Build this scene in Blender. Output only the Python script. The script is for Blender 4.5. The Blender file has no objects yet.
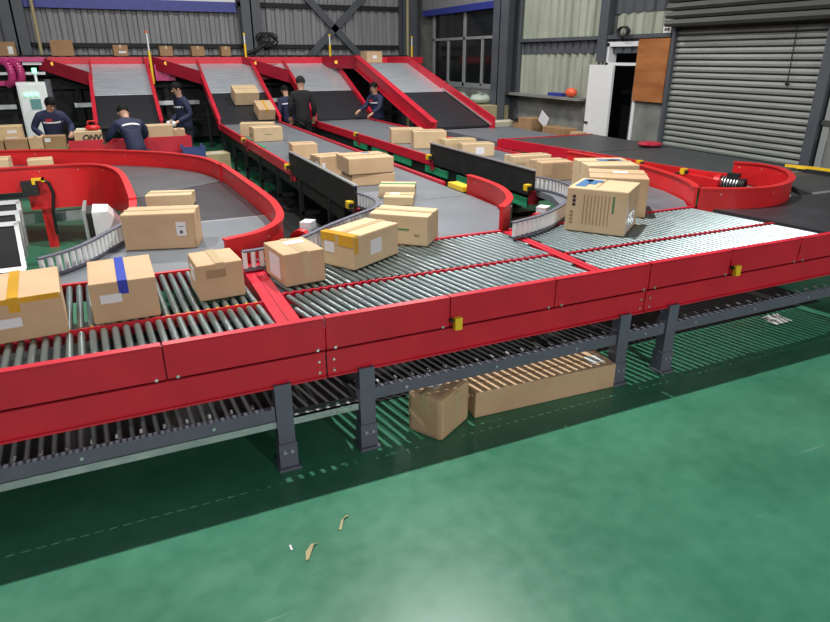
import bpy, bmesh, math, random
from mathutils import Vector, Matrix
random.seed(7)
S = 0.86                      # drawing unit -> metres
CAM_H = 2.6
sc = bpy.context.scene
col = sc.collection

# ------------------------------------------------------------------ camera
F_PX = 625.0
PITCH = math.radians(22.117)
YAW = math.radians(24.579)
cam_d = bpy.data.cameras.new('camera')
cam_d.sensor_width = 36.0
cam_d.lens = F_PX / 830.0 * 36.0
cam_d.clip_end = 200
cam = bpy.data.objects.new('camera', cam_d)
col.objects.link(cam)
cam.location = (0, 0, CAM_H * S)
cam.rotation_euler = (math.pi / 2 - PITCH, 0, -YAW)
sc.camera = cam

# ------------------------------------------------------------------ world, lamps, exposure
w = bpy.data.worlds.new('hall_night'); sc.world = w; w.use_nodes = True
w.node_tree.nodes['Background'].inputs[0].default_value = (0.80, 0.90, 1.0, 1)
w.node_tree.nodes['Background'].inputs[1].default_value = 0.13

def lamp(x, y, z, power, size, colr=(1, .97, .93), spread=180):
    d = bpy.data.lights.new('high_bay_light', 'AREA'); d.shape = 'DISK'; d.size = size * S
    d.energy = power; d.color = colr; d.spread = math.radians(spread)
    o = bpy.data.objects.new('high_bay_light', d); col.objects.link(o)
    o.location = (x * S, y * S, z * S)
    return o
lamp(3.4, 6.2, 8.0, 560, .14)
lamp(-2.6, 6.2, 8.0, 330, .14)
lamp(0.6, 15.0, 8.0, 290, .8)
lamp(6.6, 15.0, 8.0, 290, .8)
def far_lamp(x, y, z, power):      # bay lamps further down the hall, behind the viewer
    d = bpy.data.lights.new('high_bay_light', 'POINT'); d.energy = power; d.shadow_soft_size = .4; d.color = (1, .97, .93)
    o = bpy.data.objects.new('high_bay_light', d); col.objects.link(o); o.location = (x * S, y * S, z * S)
far_lamp(-4, -22, 8.0, 4500)
far_lamp(8, -22, 8.0, 4500)

vs = sc.view_settings
vs.view_transform = 'Standard'; vs.look = 'None'; vs.gamma = 1.0; vs.use_curve_mapping = False
vs.exposure = 0.0

# ------------------------------------------------------------------ materials
MATS = {}
def mat(name, c, rough=.5, metal=0.0, var=0.0, scale=6.0, bump=0.0, c2=None, stretch=None, emit=0, spec=.5, alpha=1, coat=0):
    if name in MATS: return MATS[name]
    m = bpy.data.materials.new(name); m.use_nodes = True
    nt = m.node_tree; b = nt.nodes['Principled BSDF']
    b.inputs['Base Color'].default_value = (*c, 1)
    b.inputs['Roughness'].default_value = rough; b.inputs['Metallic'].default_value = metal
    b.inputs['Specular IOR Level'].default_value = spec
    if coat: b.inputs['Coat Weight'].default_value = coat; b.inputs['Coat Roughness'].default_value = .15
    if emit: b.inputs['Emission Color'].default_value = (*c, 1); b.inputs['Emission Strength'].default_value = emit
    if alpha < 1: b.inputs['Alpha'].default_value = alpha
    if var or c2 or bump:
        tc = nt.nodes.new('ShaderNodeTexCoord'); mp = nt.nodes.new('ShaderNodeMapping')
        nt.links.new(tc.outputs['Object'], mp.inputs[0])
        if stretch: mp.inputs['Scale'].default_value = stretch
        n = nt.nodes.new('ShaderNodeTexNoise'); n.inputs['Scale'].default_value = scale; n.inputs['Detail'].default_value = 5
        nt.links.new(mp.outputs[0], n.inputs[0])
        if var or c2:
            r = nt.nodes.new('ShaderNodeValToRGB')
            a = c2 if c2 else tuple(max(0, q * (1 - var)) for q in c)
            d = c if c2 else tuple(min(1, q * (1 + var)) for q in c)
            r.color_ramp.elements[0].color = (*a, 1); r.color_ramp.elements[1].color = (*d, 1)
            r.color_ramp.elements[0].position = .32; r.color_ramp.elements[1].position = .68
            nt.links.new(n.outputs[0], r.inputs[0]); nt.links.new(r.outputs[0], b.inputs['Base Color'])
        if bump:
            bp = nt.nodes.new('ShaderNodeBump'); bp.inputs['Strength'].default_value = bump; bp.inputs['Distance'].default_value = .01
            nt.links.new(n.outputs[0], bp.inputs['Height']); nt.links.new(bp.outputs[0], b.inputs['Normal'])
    MATS[name] = m
    return m

def floor_material():
    m = bpy.data.materials.new('green_epoxy_floor'); m.use_nodes = True
    nt = m.node_tree; b = nt.nodes['Principled BSDF']
    tc = nt.nodes.new('ShaderNodeTexCoord')
    n1 = nt.nodes.new('ShaderNodeTexNoise'); n1.inputs['Scale'].default_value = 1.3; n1.inputs['Detail'].default_value = 6
    n2 = nt.nodes.new('ShaderNodeTexNoise'); n2.inputs['Scale'].default_value = 9; n2.inputs['Detail'].default_value = 8
    mix = nt.nodes.new('ShaderNodeMath'); mix.operation = 'MULTIPLY_ADD'; mix.inputs[1].default_value = .45
    nt.links.new(tc.outputs['Object'], n1.inputs[0]); nt.links.new(tc.outputs['Object'], n2.inputs[0])
    nt.links.new(n2.outputs[0], mix.inputs[0]); nt.links.new(n1.outputs[0], mix.inputs[2])
    r = nt.nodes.new('ShaderNodeValToRGB')
    r.color_ramp.elements[0].position = .45; r.color_ramp.elements[0].color = (.026, .150, .082, 1)
    r.color_ramp.elements[1].position = .95; r.color_ramp.elements[1].color = (.058, .228, .138, 1)
    nt.links.new(mix.outputs[0], r.inputs[0])
    # pale scuffs: thin stretched noise
    mp = nt.nodes.new('ShaderNodeMapping'); mp.inputs['Rotation'].default_value = (0, 0, .6); mp.inputs['Scale'].default_value = (.8, 14, 1)
    n3 = nt.nodes.new('ShaderNodeTexNoise'); n3.inputs['Scale'].default_value = 2.2; n3.inputs['Detail'].default_value = 2
    nt.links.new(tc.outputs['Object'], mp.inputs[0]); nt.links.new(mp.outputs[0], n3.inputs[0])
    r3 = nt.nodes.new('ShaderNodeValToRGB'); r3.color_ramp.elements[0].position = .70; r3.color_ramp.elements[1].position = .78
    r3.color_ramp.elements[0].color = (0, 0, 0, 1); r3.color_ramp.elements[1].color = (.22, .22, .22, 1)
    nt.links.new(n3.outputs[0], r3.inputs[0])
    mx = nt.nodes.new('ShaderNodeMixRGB'); mx.inputs[2].default_value = (.30, .42, .34, 1)
    nt.links.new(r3.outputs[0], mx.inputs[0]); nt.links.new(r.outputs[0], mx.inputs[1])
    nt.links.new(mx.outputs[0], b.inputs['Base Color'])
    rr = nt.nodes.new('ShaderNodeMapRange'); rr.inputs[3].default_value = .24; rr.inputs[4].default_value = .42
    nt.links.new(n2.outputs[0], rr.inputs[0]); nt.links.new(rr.outputs[0], b.inputs['Roughness'])
    b.inputs['Specular IOR Level'].default_value = .5
    return m

M = dict(
    floor=floor_material(),
    red=mat('crimson_powder_coat', (.58, .014, .036), .38, var=.10, scale=3),
    red2=mat('scarlet_powder_coat', (.62, .016, .020), .36, var=.08, scale=3),
    dred=mat('dark_red_powder_coat', (.30, .010, .026), .4, var=.1, scale=3),
    pink=mat('magenta_gloss_paint', (.55, .05, .20), .22, var=.06),
    steel=mat('zinc_roller_steel', (.28, .345, .355), .34, metal=.85),
    galv=mat('galvanised_steel', (.52, .54, .57), .42, metal=.85, var=.12, scale=8),
    sheet=mat('brushed_chute_steel', (.66, .72, .77), .36, metal=.6, var=.18, scale=5, stretch=(.4, 12, 1)),
    grey=mat('slate_grey_paint', (.115, .120, .158), .45, var=.08),
    dark=mat('dark_steel', (.016, .018, .019), .6, var=.2, spec=.3),
    black=mat('black_rubber', (.012, .012, .013), .6, var=.2),
    belt=mat('charcoal_belt', (.052, .056, .062), .5, var=.12, scale=4),
    belt2=mat('grey_belt', (.145, .16, .18), .48, var=.08, scale=3),
    beltcurve=mat('dark_grey_belt', (.085, .09, .098), .42, var=.12, scale=3),
    beltblk=mat('black_belt', (.040, .040, .046), .36, var=.15, scale=4),
    chuteblk=mat('black_chute_belt', (.016, .017, .021), .5, var=.2, scale=4, stretch=(.5, 6, 1)),
    alu=mat('aluminium_edge', (.72, .74, .75), .3, metal=.8),
    white=mat('white_enamel', (.75, .77, .78), .35, var=.03),
    yellow=mat('signal_yellow', (.85, .55, .02), .4),
    green=mat('green_strip', (.03, .32, .15), .45, var=.1),
    blue=mat('blue_paint', (.035, .05, .30), .45, var=.12),
    wsheet=mat('weathered_wall_sheet', (.25, .255, .27), .55, var=.14, scale=2, stretch=(3, 3, .4)),
    gsheet=mat('pale_green_wall_sheet', (.42, .45, .37), .55, c2=(.27, .30, .24), scale=1.6, stretch=(3, 3, .35)),
    concrete=mat('rough_concrete', (.25, .255, .24), .85, c2=(.14, .145, .135), scale=2.2, bump=.3),
    column=mat('grey_painted_column', (.075, .085, .10), .5, var=.12, scale=2),
    shutter=mat('dusty_shutter_slat', (.29, .305, .29), .5, c2=(.21, .225, .21), scale=3, stretch=(1, .4, 3)),
    housing=mat('dull_shutter_housing', (.055, .058, .053), .6, var=.12, scale=3),
    ply=mat('varnished_plywood', (.46, .19, .065), .4, c2=(.30, .105, .03), scale=2.2, stretch=(1, .6, 2.2)),
    night=mat('night_glass', (.012, .014, .016), .12),
    frame=mat('grey_window_frame', (.30, .32, .32), .45),
    cardA=mat('light_cardboard', (.63, .48, .295), .75, c2=(.56, .415, .25), scale=4, bump=.08),
    cardB=mat('tan_cardboard', (.57, .395, .235), .78, c2=(.50, .335, .195), scale=4, bump=.08),
    cardC=mat('brown_cardboard', (.38, .225, .115), .8, c2=(.31, .18, .09), scale=4, bump=.1),
    cardP=mat('pale_cardboard', (.63, .48, .28), .75, c2=(.56, .41, .23), scale=4, bump=.06),
    tape=mat('clear_parcel_tape', (.55, .42, .25), .18),
    ytape=mat('yellow_parcel_tape', (.62, .34, .03), .22, var=.1),
    btape=mat('blue_parcel_tape', (.03, .06, .42), .25),
    gtape=mat('green_print', (.03, .22, .08), .5),
    paper=mat('white_label_paper', (.72, .71, .74), .6),
    ink=mat('black_print', (.02, .02, .02), .6),
    bink=mat('blue_print', (.06, .17, .36), .5),
    inkfade=mat('faded_brown_print', (.34, .22, .12), .7),
    film=mat('crinkled_stretch_film', (.70, .71, .70), .15, bump=.9, scale=25),
    skin=mat('skin', (.50, .29, .20), .55), hair=mat('black_hair', (.006, .006, .006), .7, spec=.15),
    navy=mat('navy_work_jacket', (.011, .017, .055), .75, var=.15), dnavy=mat('dark_navy_cloth', (.010, .013, .028), .8, var=.15),
    blk=mat('black_cloth', (.008, .008, .010), .9, var=.2), shoe=mat('black_shoe', (.01, .01, .01), .5),
    stripe=mat('reflective_stripe', (.75, .75, .80), .4), redcloth=mat('red_cloth', (.45, .02, .05), .7),
    led=mat('green_led', (.2, 1, .45), .4, emit=3), screen=mat('dim_screen', (.10, .22, .22), .2, emit=.25),
    amber=mat('amber_lens', (.9, .45, .05), .3, emit=.4),
    cream=mat('cream_carton', (.62, .60, .47), .7, var=.06), orange=mat('orange_plastic', (.80, .12, .05), .45),
    bluebin=mat('blue_crate', (.03, .06, .20), .45), sack=mat('pale_green_sack', (.42, .50, .42), .6, var=.12, bump=.3),
    khaki=mat('khaki_carton', (.42, .36, .20), .8, var=.08),
)

# ------------------------------------------------------------------ mesh helper
class MB:
    def __init__(s): s.v = []; s.f = []; s.mi = []; s.sm = []
    def add(s, vs, fs, m=0, smooth=False):
        o = len(s.v); s.v += [tuple(v) for v in vs]
        for f in fs: s.f.append([o + i for i in f]); s.mi.append(m); s.sm.append(smooth)
        return s
    def box(s, c, d, rz=0, m=0, M4=None):
        x, y, z = d[0] / 2, d[1] / 2, d[2] / 2
        vs = [Vector((a * x, b * y, e * z)) for e in (-1, 1) for b in (-1, 1) for a in (-1, 1)]
        R = Matrix.Rotation(rz, 3, 'Z') if M4 is None else M4
        vs = [R @ v + Vector(c) for v in vs]
        return s.add(vs, [(0, 2, 3, 1), (4, 5, 7, 6), (0, 1, 5, 4), (2, 6, 7, 3), (0, 4, 6, 2), (1, 3, 7, 5)], m)
    def bb(s, x0, x1, y0, y1, z0, z1, m=0):
        return s.box(((x0 + x1) / 2, (y0 + y1) / 2, (z0 + z1) / 2), (abs(x1 - x0), abs(y1 - y0), abs(z1 - z0)), 0, m)
    def prism(s, poly, ext, m=0):
        """poly: list of 3D points, extruded by vector ext"""
        n = len(poly); p = [Vector(q) for q in poly]; e = Vector(ext)
        nrm = Vector((0, 0, 0))
        for i in range(n): nrm += p[i].cross(p[(i + 1) % n])
        if nrm.dot(e) > 0: p = p[::-1]
        vs = p + [q + e for q in p]
        fs = [list(range(n)), list(range(2 * n - 1, n - 1, -1))] + [(i, i + n, (i + 1) % n + n, (i + 1) % n) for i in range(n)]
        fs[2:] = [tuple(reversed(f)) for f in fs[2:]]
        return s.add(vs, [tuple(f) for f in fs], m)
    def cyl(s, a, b, r, n=12, m=0, r2=None, cap=True, smooth=True):
        a = Vector(a); b = Vector(b); d = (b - a).normalized(); r2 = r if r2 is None else r2
        u = d.orthogonal().normalized(); v = d.cross(u)
        vs = []
        for p, q in ((a, r), (b, r2)):
            for i in range(n):
                t = 2 * math.pi * i / n
                vs.append(p + (u * math.cos(t) + v * math.sin(t)) * q)
        s.add(vs, [(i, (i + 1) % n, (i + 1) % n + n, i + n) for i in range(n)], m, smooth)
        if cap:
            s.add(vs[:n], [tuple(range(n - 1, -1, -1))], m); s.add(vs[n:], [tuple(range(n))], m)
        return s
    def tube(s, path, r, n=8, m=0):
        for a, b in zip(path[:-1], path[1:]): s.cyl(a, b, r, n, m)
        return s
    def ball(s, c, r, n=10, m=0):
        rx, ry, rz = r if isinstance(r, (tuple, list)) else (r, r, r)
        k = n // 2; vs = []
        for j in range(k + 1):
            ph = math.pi * j / k
            for i in range(n):
                t = 2 * math.pi * i / n
                vs.append((c[0] + rx * math.sin(ph) * math.cos(t), c[1] + ry * math.sin(ph) * math.sin(t), c[2] - rz * math.cos(ph)))
        fs = [(j * n + i, j * n + (i + 1) % n, (j + 1) * n + (i + 1) % n, (j + 1) * n + i) for j in range(k) for i in range(n)]
        return s.add(vs, fs, m, True)
    def wall(s, path, t, z0, z1, m=0, smooth=True):
        """vertical strip of thickness t along a 2D path; z0/z1 numbers or lists"""
        n = len(path); P = [Vector((p[0], p[1])) for p in path]
        L = []; R = []
        for i in range(n):
            d = (P[min(i + 1, n - 1)] - P[max(i - 1, 0)]).normalized(); q = Vector((-d.y, d.x)) * t / 2
            L.append(P[i] + q); R.append(P[i] - q)
        za = z0 if isinstance(z0, (list, tuple)) else [z0] * n; zb = z1 if isinstance(z1, (list, tuple)) else [z1] * n
        vs = [(L[i].x, L[i].y, za[i]) for i in range(n)] + [(L[i].x, L[i].y, zb[i]) for i in range(n)] + \
             [(R[i].x, R[i].y, za[i]) for i in range(n)] + [(R[i].x, R[i].y, zb[i]) for i in range(n)]
        A = lambda k, i: k * n + i
        side = []; tops = []
        for i in range(n - 1):
            side.append((A(0, i + 1), A(0, i), A(1, i), A(1, i + 1))); side.append((A(2, i), A(2, i + 1), A(3, i + 1), A(3, i)))
            tops.append((A(1, i + 1), A(1, i), A(3, i), A(3, i + 1))); tops.append((A(0, i), A(0, i + 1), A(2, i + 1), A(2, i)))
        tops.append((A(0, 0), A(2, 0), A(3, 0), A(1, 0))); tops.append((A(2, n - 1), A(0, n - 1), A(1, n - 1), A(3, n - 1)))
        s.add(vs, side, m, smooth); s.add(vs, tops, m, False)
        return s
    def mesh(s, name, mats, origin=(0, 0, 0)):
        me = bpy.data.meshes.new(name); o = Vector(origin)
        me.from_pydata([(Vector(v) - o) * S for v in s.v], [], s.f)
        for m in (mats if isinstance(mats, (list, tuple)) else [mats]): me.materials.append(m)
        me.polygons.foreach_set('material_index', s.mi); me.polygons.foreach_set('use_smooth', s.sm)
        me.update(); return me
    def build(s, name, mats, parent=None, origin=None):
        """world-space drawing coordinates; parents are unrotated roots or parts of them"""
        if origin is None: origin = parent['_o'] if parent is not None and '_o' in parent else (0, 0, 0)
        ob = bpy.data.objects.new(name, s.mesh(name, mats, origin)); col.objects.link(ob)
        if parent is not None:
            ob.parent = parent; ob['_o'] = tuple(origin)
        else:
            ob.location = Vector(origin) * S; ob['_o'] = tuple(origin)
        return ob

def tag(o, label=None, cat=None, group=None, kind=None):
    if label: o['label'] = label
    if cat: o['category'] = cat
    if group: o['group'] = group
    if kind: o['kind'] = kind
    return o
def root(name, loc, label, cat, group=None):
    o = bpy.data.objects.new(name, None); col.objects.link(o); o.empty_display_size = .1
    o.location = Vector(loc) * S; o['_o'] = tuple(loc)
    return tag(o, label, cat, group)
def copy_part(src, parent, loc, rz=None):
    c = src.copy(); col.objects.link(c); c.parent = parent; c.location = Vector(loc) * S
    if rz is not None: c.rotation_euler = (0, 0, rz)
    return c
def rel(p, parent): return Vector(p) - Vector(parent['_o'])
def smooth_path(pts, k=5):
    """Catmull-Rom through the points"""
    P = [Vector(p) for p in pts]; out = []
    for i in range(len(P) - 1):
        a = P[max(i - 1, 0)]; b = P[i]; c = P[i + 1]; d = P[min(i + 2, len(P) - 1)]
        for j in range(k):
            t = j / k
            out.append(.5 * ((2 * b) + (c - a) * t + (2 * a - 5 * b + 4 * c - d) * t * t + (3 * b - a - 3 * c + d) * t ** 3))
    out.append(P[-1]); return out

# ================================================================== SETTING
XW, YW = 10.6, 23.3            # right wall plane, back wall plane
f = MB().bb(-9, 13, -6, 24, -.2, 0).build('floor', M['floor']); tag(f, 'glossy green epoxy floor', 'floor', kind='structure')

def corr(mb, a, b, z0, z1, pitch, depth, nrm, m=0):
    """trapezoidal corrugated sheet between 2D points a,b, ribs proud along nrm"""
    a = Vector(a); b = Vector(b); L = (b - a).length; d = (b - a) / L; n = Vector(nrm)
    k = max(1, int(round(L / pitch))); p = L / k; pts = []
    for i in range(k):
        for u, h in ((0, 0), (.30, 0), (.40, 1), (.85, 1), (.95, 0)):
            pts.append(a + d * (i + u) * p + n * depth * h)
    pts.append(b)
    vs = [(q.x, q.y, z0) for q in pts] + [(q.x, q.y, z1) for q in pts]; N = len(pts)
    fs = [(i, i + 1, i + 1 + N, i + N) for i in range(N - 1)]
    mb.add(vs, fs, m)
    return mb
# back wall
wb = MB().bb(-9, XW, YW + .06, YW + .2, 0, 7).build('wall_back', M['dark']); tag(wb, kind='structure')
corr(MB(), (-9, YW), (XW, YW), 1.0, 7.0, .31, .07, (0, -1)).build('wall_sheet', M['wsheet'], wb)
for z0, z1 in ((4.14, 4.28), (2.87, 3.0)):
    MB().bb(-9, XW, YW - .2, YW - .08, z0, z1).build('girt', M['dark'], wb)
MB().bb(-9, 4.1, YW - .28, YW - .2, 3.95, 4.25).build('blue_beam', M['blue'], wb)
MB().bb(-1.7, 4.1, YW - .26, YW - .18, 4.25, 4.6).build('banner_strip', M['white'], wb)
for A, B in (((6.45, 4.5), (8.45, 2.55)), ((8.6, 4.6), (6.4, 2.55))):
    d = (Vector(B) - Vector(A)).normalized(); q = Vector((-d.y, d.x)) * .11
    MB().prism([(A[0] + q.x, YW - .3, A[1] + q.y), (B[0] + q.x, YW - .3, B[1] + q.y), (B[0] - q.x, YW - .3, B[1] - q.y), (A[0] - q.x, YW - .3, A[1] - q.y)], (0, .07, 0)).build('cross_brace', M['column'], wb)
def column(name, x, y, wx, wy, along='x', label=None):
    mb = MB(); t = .05
    if along == 'x':
        mb.bb(x - wx / 2, x + wx / 2, y - wy / 2, y - wy / 2 + t, 0, 7); mb.bb(x - wx / 2, x + wx / 2, y + wy / 2 - t, y + wy / 2, 0, 7); mb.bb(x - t / 2, x + t / 2, y - wy / 2, y + wy / 2, 0, 7)
    else:
        mb.bb(x - wx / 2, x - wx / 2 + t, y - wy / 2, y + wy / 2, 0, 7); mb.bb(x + wx / 2 - t, x + wx / 2, y - wy / 2, y + wy / 2, 0, 7); mb.bb(x - wx / 2, x + wx / 2, y - t / 2, y + t / 2, 0, 7)
    o = mb.build(name, M['column']); tag(o, label, kind='structure'); return o
column('trim_1', -2.25, 22.9, .6, .5); column('trim_2', 4.5, 22.9, .62, .5); column('trim_3', 10.2, 22.9, .55, .45)
for i, (x, y) in enumerate(((-1.72, 22.7), (10.02, 22.55))):
    tag(MB().cyl((x, y, 0), (x, y, 7), .05, 10).build('drain_pipe', M['khaki']), ['thin pale drain pipe beside the left column', 'thin pale drain pipe beside the corner column'][i], 'pipe')

# right wall, assembled round its openings
wr = MB()
wr.bb(XW, XW + .25, 12.45, 24, 0, 1.64); wr.bb(XW, XW + .25, 10.4, 11.35, 0, 1.72)
wr.bb(XW, XW + .25, 2.0, 6.95, 0, 1.6); wr.bb(XW + .12, XW + .25, 12.45, 16.3, 1.64, 7); wr.bb(XW + .12, XW + .25, 10.4, 12.45, 2.9, 7)
wr.bb(XW + .12, XW + .25, 10.4, 11.35, 1.72, 2.9); wr.bb(XW + .12, XW + .25, 2.0, 7.0, 1.6, 7); wr.bb(XW + .12, XW + .25, 7.0, 10.4, 3.6, 7)
wr.bb(XW + .12, XW + .25, 16.3, 24, 3.2, 7); wr.bb(XW + .12, XW + .25, 21.7, 24, 1.64, 3.2)
wr = wr.build('wall_right', M['concrete']); tag(wr, kind='structure')
corr(MB(), (XW + .1, 16.3), (XW + .1, 12.45), 1.64, 2.68, .30, .05, (-1, 0)).build('wall_sheet', M['gsheet'], wr)
corr(MB(), (XW + .1, 16.3), (XW + .1, 12.75), 3.05, 7, .30, .05, (-1, 0)).build('wall_sheet', M['gsheet'], wr)
corr(MB(), (XW + .1, 12.3), (XW + .1, 10.55), 3.0, 3.5, .30, .05, (-1, 0)).build('wall_sheet', M['gsheet'], wr)
corr(MB(), (XW + .08, 16.3), (XW + .08, 10.5), 2.68, 3.05, .30, .05, (-1, 0)).build('dark_wall_sheet', M['column'], wr)
corr(MB(), (XW + .08, 12.4), (XW + .08, 10.5), 3.5, 7, .30, .05, (-1, 0)).build('dark_wall_sheet', M['column'], wr)
MB().bb(XW - .06, XW + .1, 10.5, 16.1, 2.98, 3.06).build('girt', M['column'], wr)
MB().bb(XW - .08, XW + .1, 12.42, 12.72, 2.5, 7).build('post', M['column'], wr)
MB().bb(XW - .30, XW + .26, 12.95, 16.3, 1.60, 1.66).build('sill', M['concrete'], wr)
MB().bb(XW - .12, XW + .1, 16.9, 22.3, 3.93, 4.12).build('blue_beam', M['blue'], wr)
MB().bb(XW - .1, XW + .1, 16.9, 22.3, 4.12, 7).build('upper_panel', M['wsheet'], wr)
MB().bb(XW - .02, XW + .12, 6.0, 6.9, 1.6, 7).build('dark_panel', M['dark'], wr)
MB().bb(XW - .06, XW + .05, 2.0, 6.95, 1.56, 1.64).build('sill', M['housing'], wr)
column('trim_4', XW - .25, 16.4, .5, .75, 'y')
# window
wn = MB().bb(XW + .1, XW + .14, 16.9, 21.7, 1.7, 4.0).build('window_1', M['night']); tag(wn, kind='structure')
for y0, y1, z0, z1 in ((16.9, 21.8, 1.70, 1.82), (16.9, 21.8, 3.12, 3.2), (16.85, 16.97, 1.7, 3.95), (21.6, 21.72, 1.7, 3.95), (19.35, 19.47, 1.7, 3.95), (18.2, 18.29, 1.75, 3.15), (20.5, 20.59, 1.75, 3.15)):
    MB().bb(XW + .02, XW + .12, y0, y1, z0, z1).build('window_frame', M['frame'], wn)
for y0, y1, z0, z1 in ((17.0, 18.2, 1.85, 3.1), (18.3, 19.35, 1.85, 3.1), (19.5, 20.5, 1.85, 3.1), (20.6, 21.6, 1.85, 3.1), (17, 19.35, 3.22, 3.95), (19.5, 21.6, 3.22, 3.95)):
    MB().bb(XW + .07, XW + .09, y0, y1, z0, z1).build('pane', M['night'], wn)
# personnel door: dark opening, white frame, open leaf
dr = MB()
for y0, y1, z0, z1 in ((12.34, 12.48, 0, 2.9), (11.32, 11.40, 0, 2.9), (11.32, 12.48, 2.82, 2.92), (11.35, 12.45, 2.42, 2.48)): dr.bb(XW - .03, XW + .2, y0, y1, z0, z1)
dr = dr.build('door_1', M['white']); tag(dr, kind='structure')
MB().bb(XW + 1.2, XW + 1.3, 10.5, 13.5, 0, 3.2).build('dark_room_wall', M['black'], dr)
mb = MB()
for y in (11.75, 12.2):
    mb.bb(XW + .7, XW + .75, y - .03, y + .03, 0, 2.4)
for k in range(4): mb.tube([(XW + .72, 11.75, .3 + k * .5), (XW + .72, 12.2, .75 + k * .5)], .02, 6)
mb.build('rack_frame', M['grey'], dr)
lf = MB().box((XW - .12, 12.42, 1.22), (.06, .78, 2.42), rz=math.radians(3)).build('door_leaf', M['white'], dr)
MB().box((XW - .17, 12.74, 1.12), (.05, .12, .04), rz=math.radians(3)).build('door_handle', M['dark'], lf)
# roller shutter
sh = MB().bb(XW + .05, XW + .1, 7.1, 10.4, 0, 3.7).build('door_2', M['housing']); tag(sh, kind='structure')
for k in range(27):
    z = .03 + k * .1145
    MB().prism([(XW + .05, 7.15, z), (XW - .012, 7.15, z + .018), (XW - .02, 7.15, z + .055), (XW - .002, 7.15, z + .095), (XW + .05, 7.15, z + .1)], (0, 3.2, 0)).build('shutter_slat', M['shutter'], sh)
for k in range(9):
    z = 3.16 + k * .145
    MB().prism([(XW + .1, 7.0, z), (XW - .30, 7.0, z), (XW - .34, 7.0, z + .05), (XW - .30, 7.0, z + .125), (XW + .1, 7.0, z + .125)], (0, 3.45, 0)).build('housing_slat', M['housing'], sh)
MB().bb(XW - .10, XW + .1, 6.98, 7.16, 0, 3.2).build('guide_rail', M['column'], sh)
MB().bb(XW - .08, XW + .1, 10.36, 10.45, 0, 3.4).build('guide_rail', M['column'], sh)
MB().bb(XW - .03, XW + .1, 6.82, 6.93, 0, 3.2).build('guide_rail', M['frame'], sh)
MB().tube([(XW - .05, 7.75, 3.1), (XW - .05, 7.72, 2.2)], .008, 6).build('pull_cord', M['black'], sh)
MB().ball((XW - .05, 7.72, 2.18), .035, 8).build('pull_knob', M['black'], sh)
tag(MB().bb(XW - .09, XW - .03, 10.47, 11.36, 1.70, 2.96).build('plywood_board', M['ply'], origin=(XW - .06, 10.9, 1.7)), 'orange brown varnished plywood board covering the wall beside the roller shutter', 'board')
tag(MB().bb(XW - .07, XW + .02, 10.5, 10.72, 3.06, 3.26).bb(XW - .075, XW - .07, 10.55, 10.60, 3.10, 3.15, 1).bb(XW - .075, XW - .07, 10.62, 10.67, 3.10, 3.15, 1).build('notice_card', [M['paper'], M['ink']], origin=(XW, 10.6, 3.06)), 'small white notice card above the plywood board', 'sign')
mb = MB()
for k in range(7):
    c = (XW - .12 + random.uniform(-.02, .02), 11.85 + random.uniform(-.06, .06), 3.12); pts = []
    for i in range(17): t = i / 16 * 2 * math.pi; pts.append((c[0], c[1] + math.cos(t) * .16, c[2] + math.sin(t) * .10))
    mb.tube(pts, .015, 5)
tag(mb.build('cable_coil', M['black'], origin=(XW - .1, 11.85, 3.0)), 'black coil of cable hung over the open doorway', 'cable')
mb = MB()
for k in range(9):
    c = (4.95 + random.uniform(-.15, .15), 22.5, 3.12 + random.uniform(-.1, .1)); pts = []
    for i in range(13): t = i / 12 * 2 * math.pi; pts.append((c[0] + math.cos(t) * (.2 + .03 * k % .1), c[1] + random.uniform(-.04, .04), c[2] + math.sin(t) * .15))
    mb.tube(pts, .022, 5)
mb.tube([(4.85, 22.5, 3.0), (4.5, 22.5, 2.8), (4.2, 22.5, 2.7)], .06, 6)
tag(mb.build('cable_bundle', M['black'], origin=(4.9, 22.5, 2.7)), 'tangled black cable bundle hanging on the middle column', 'cable')

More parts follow.
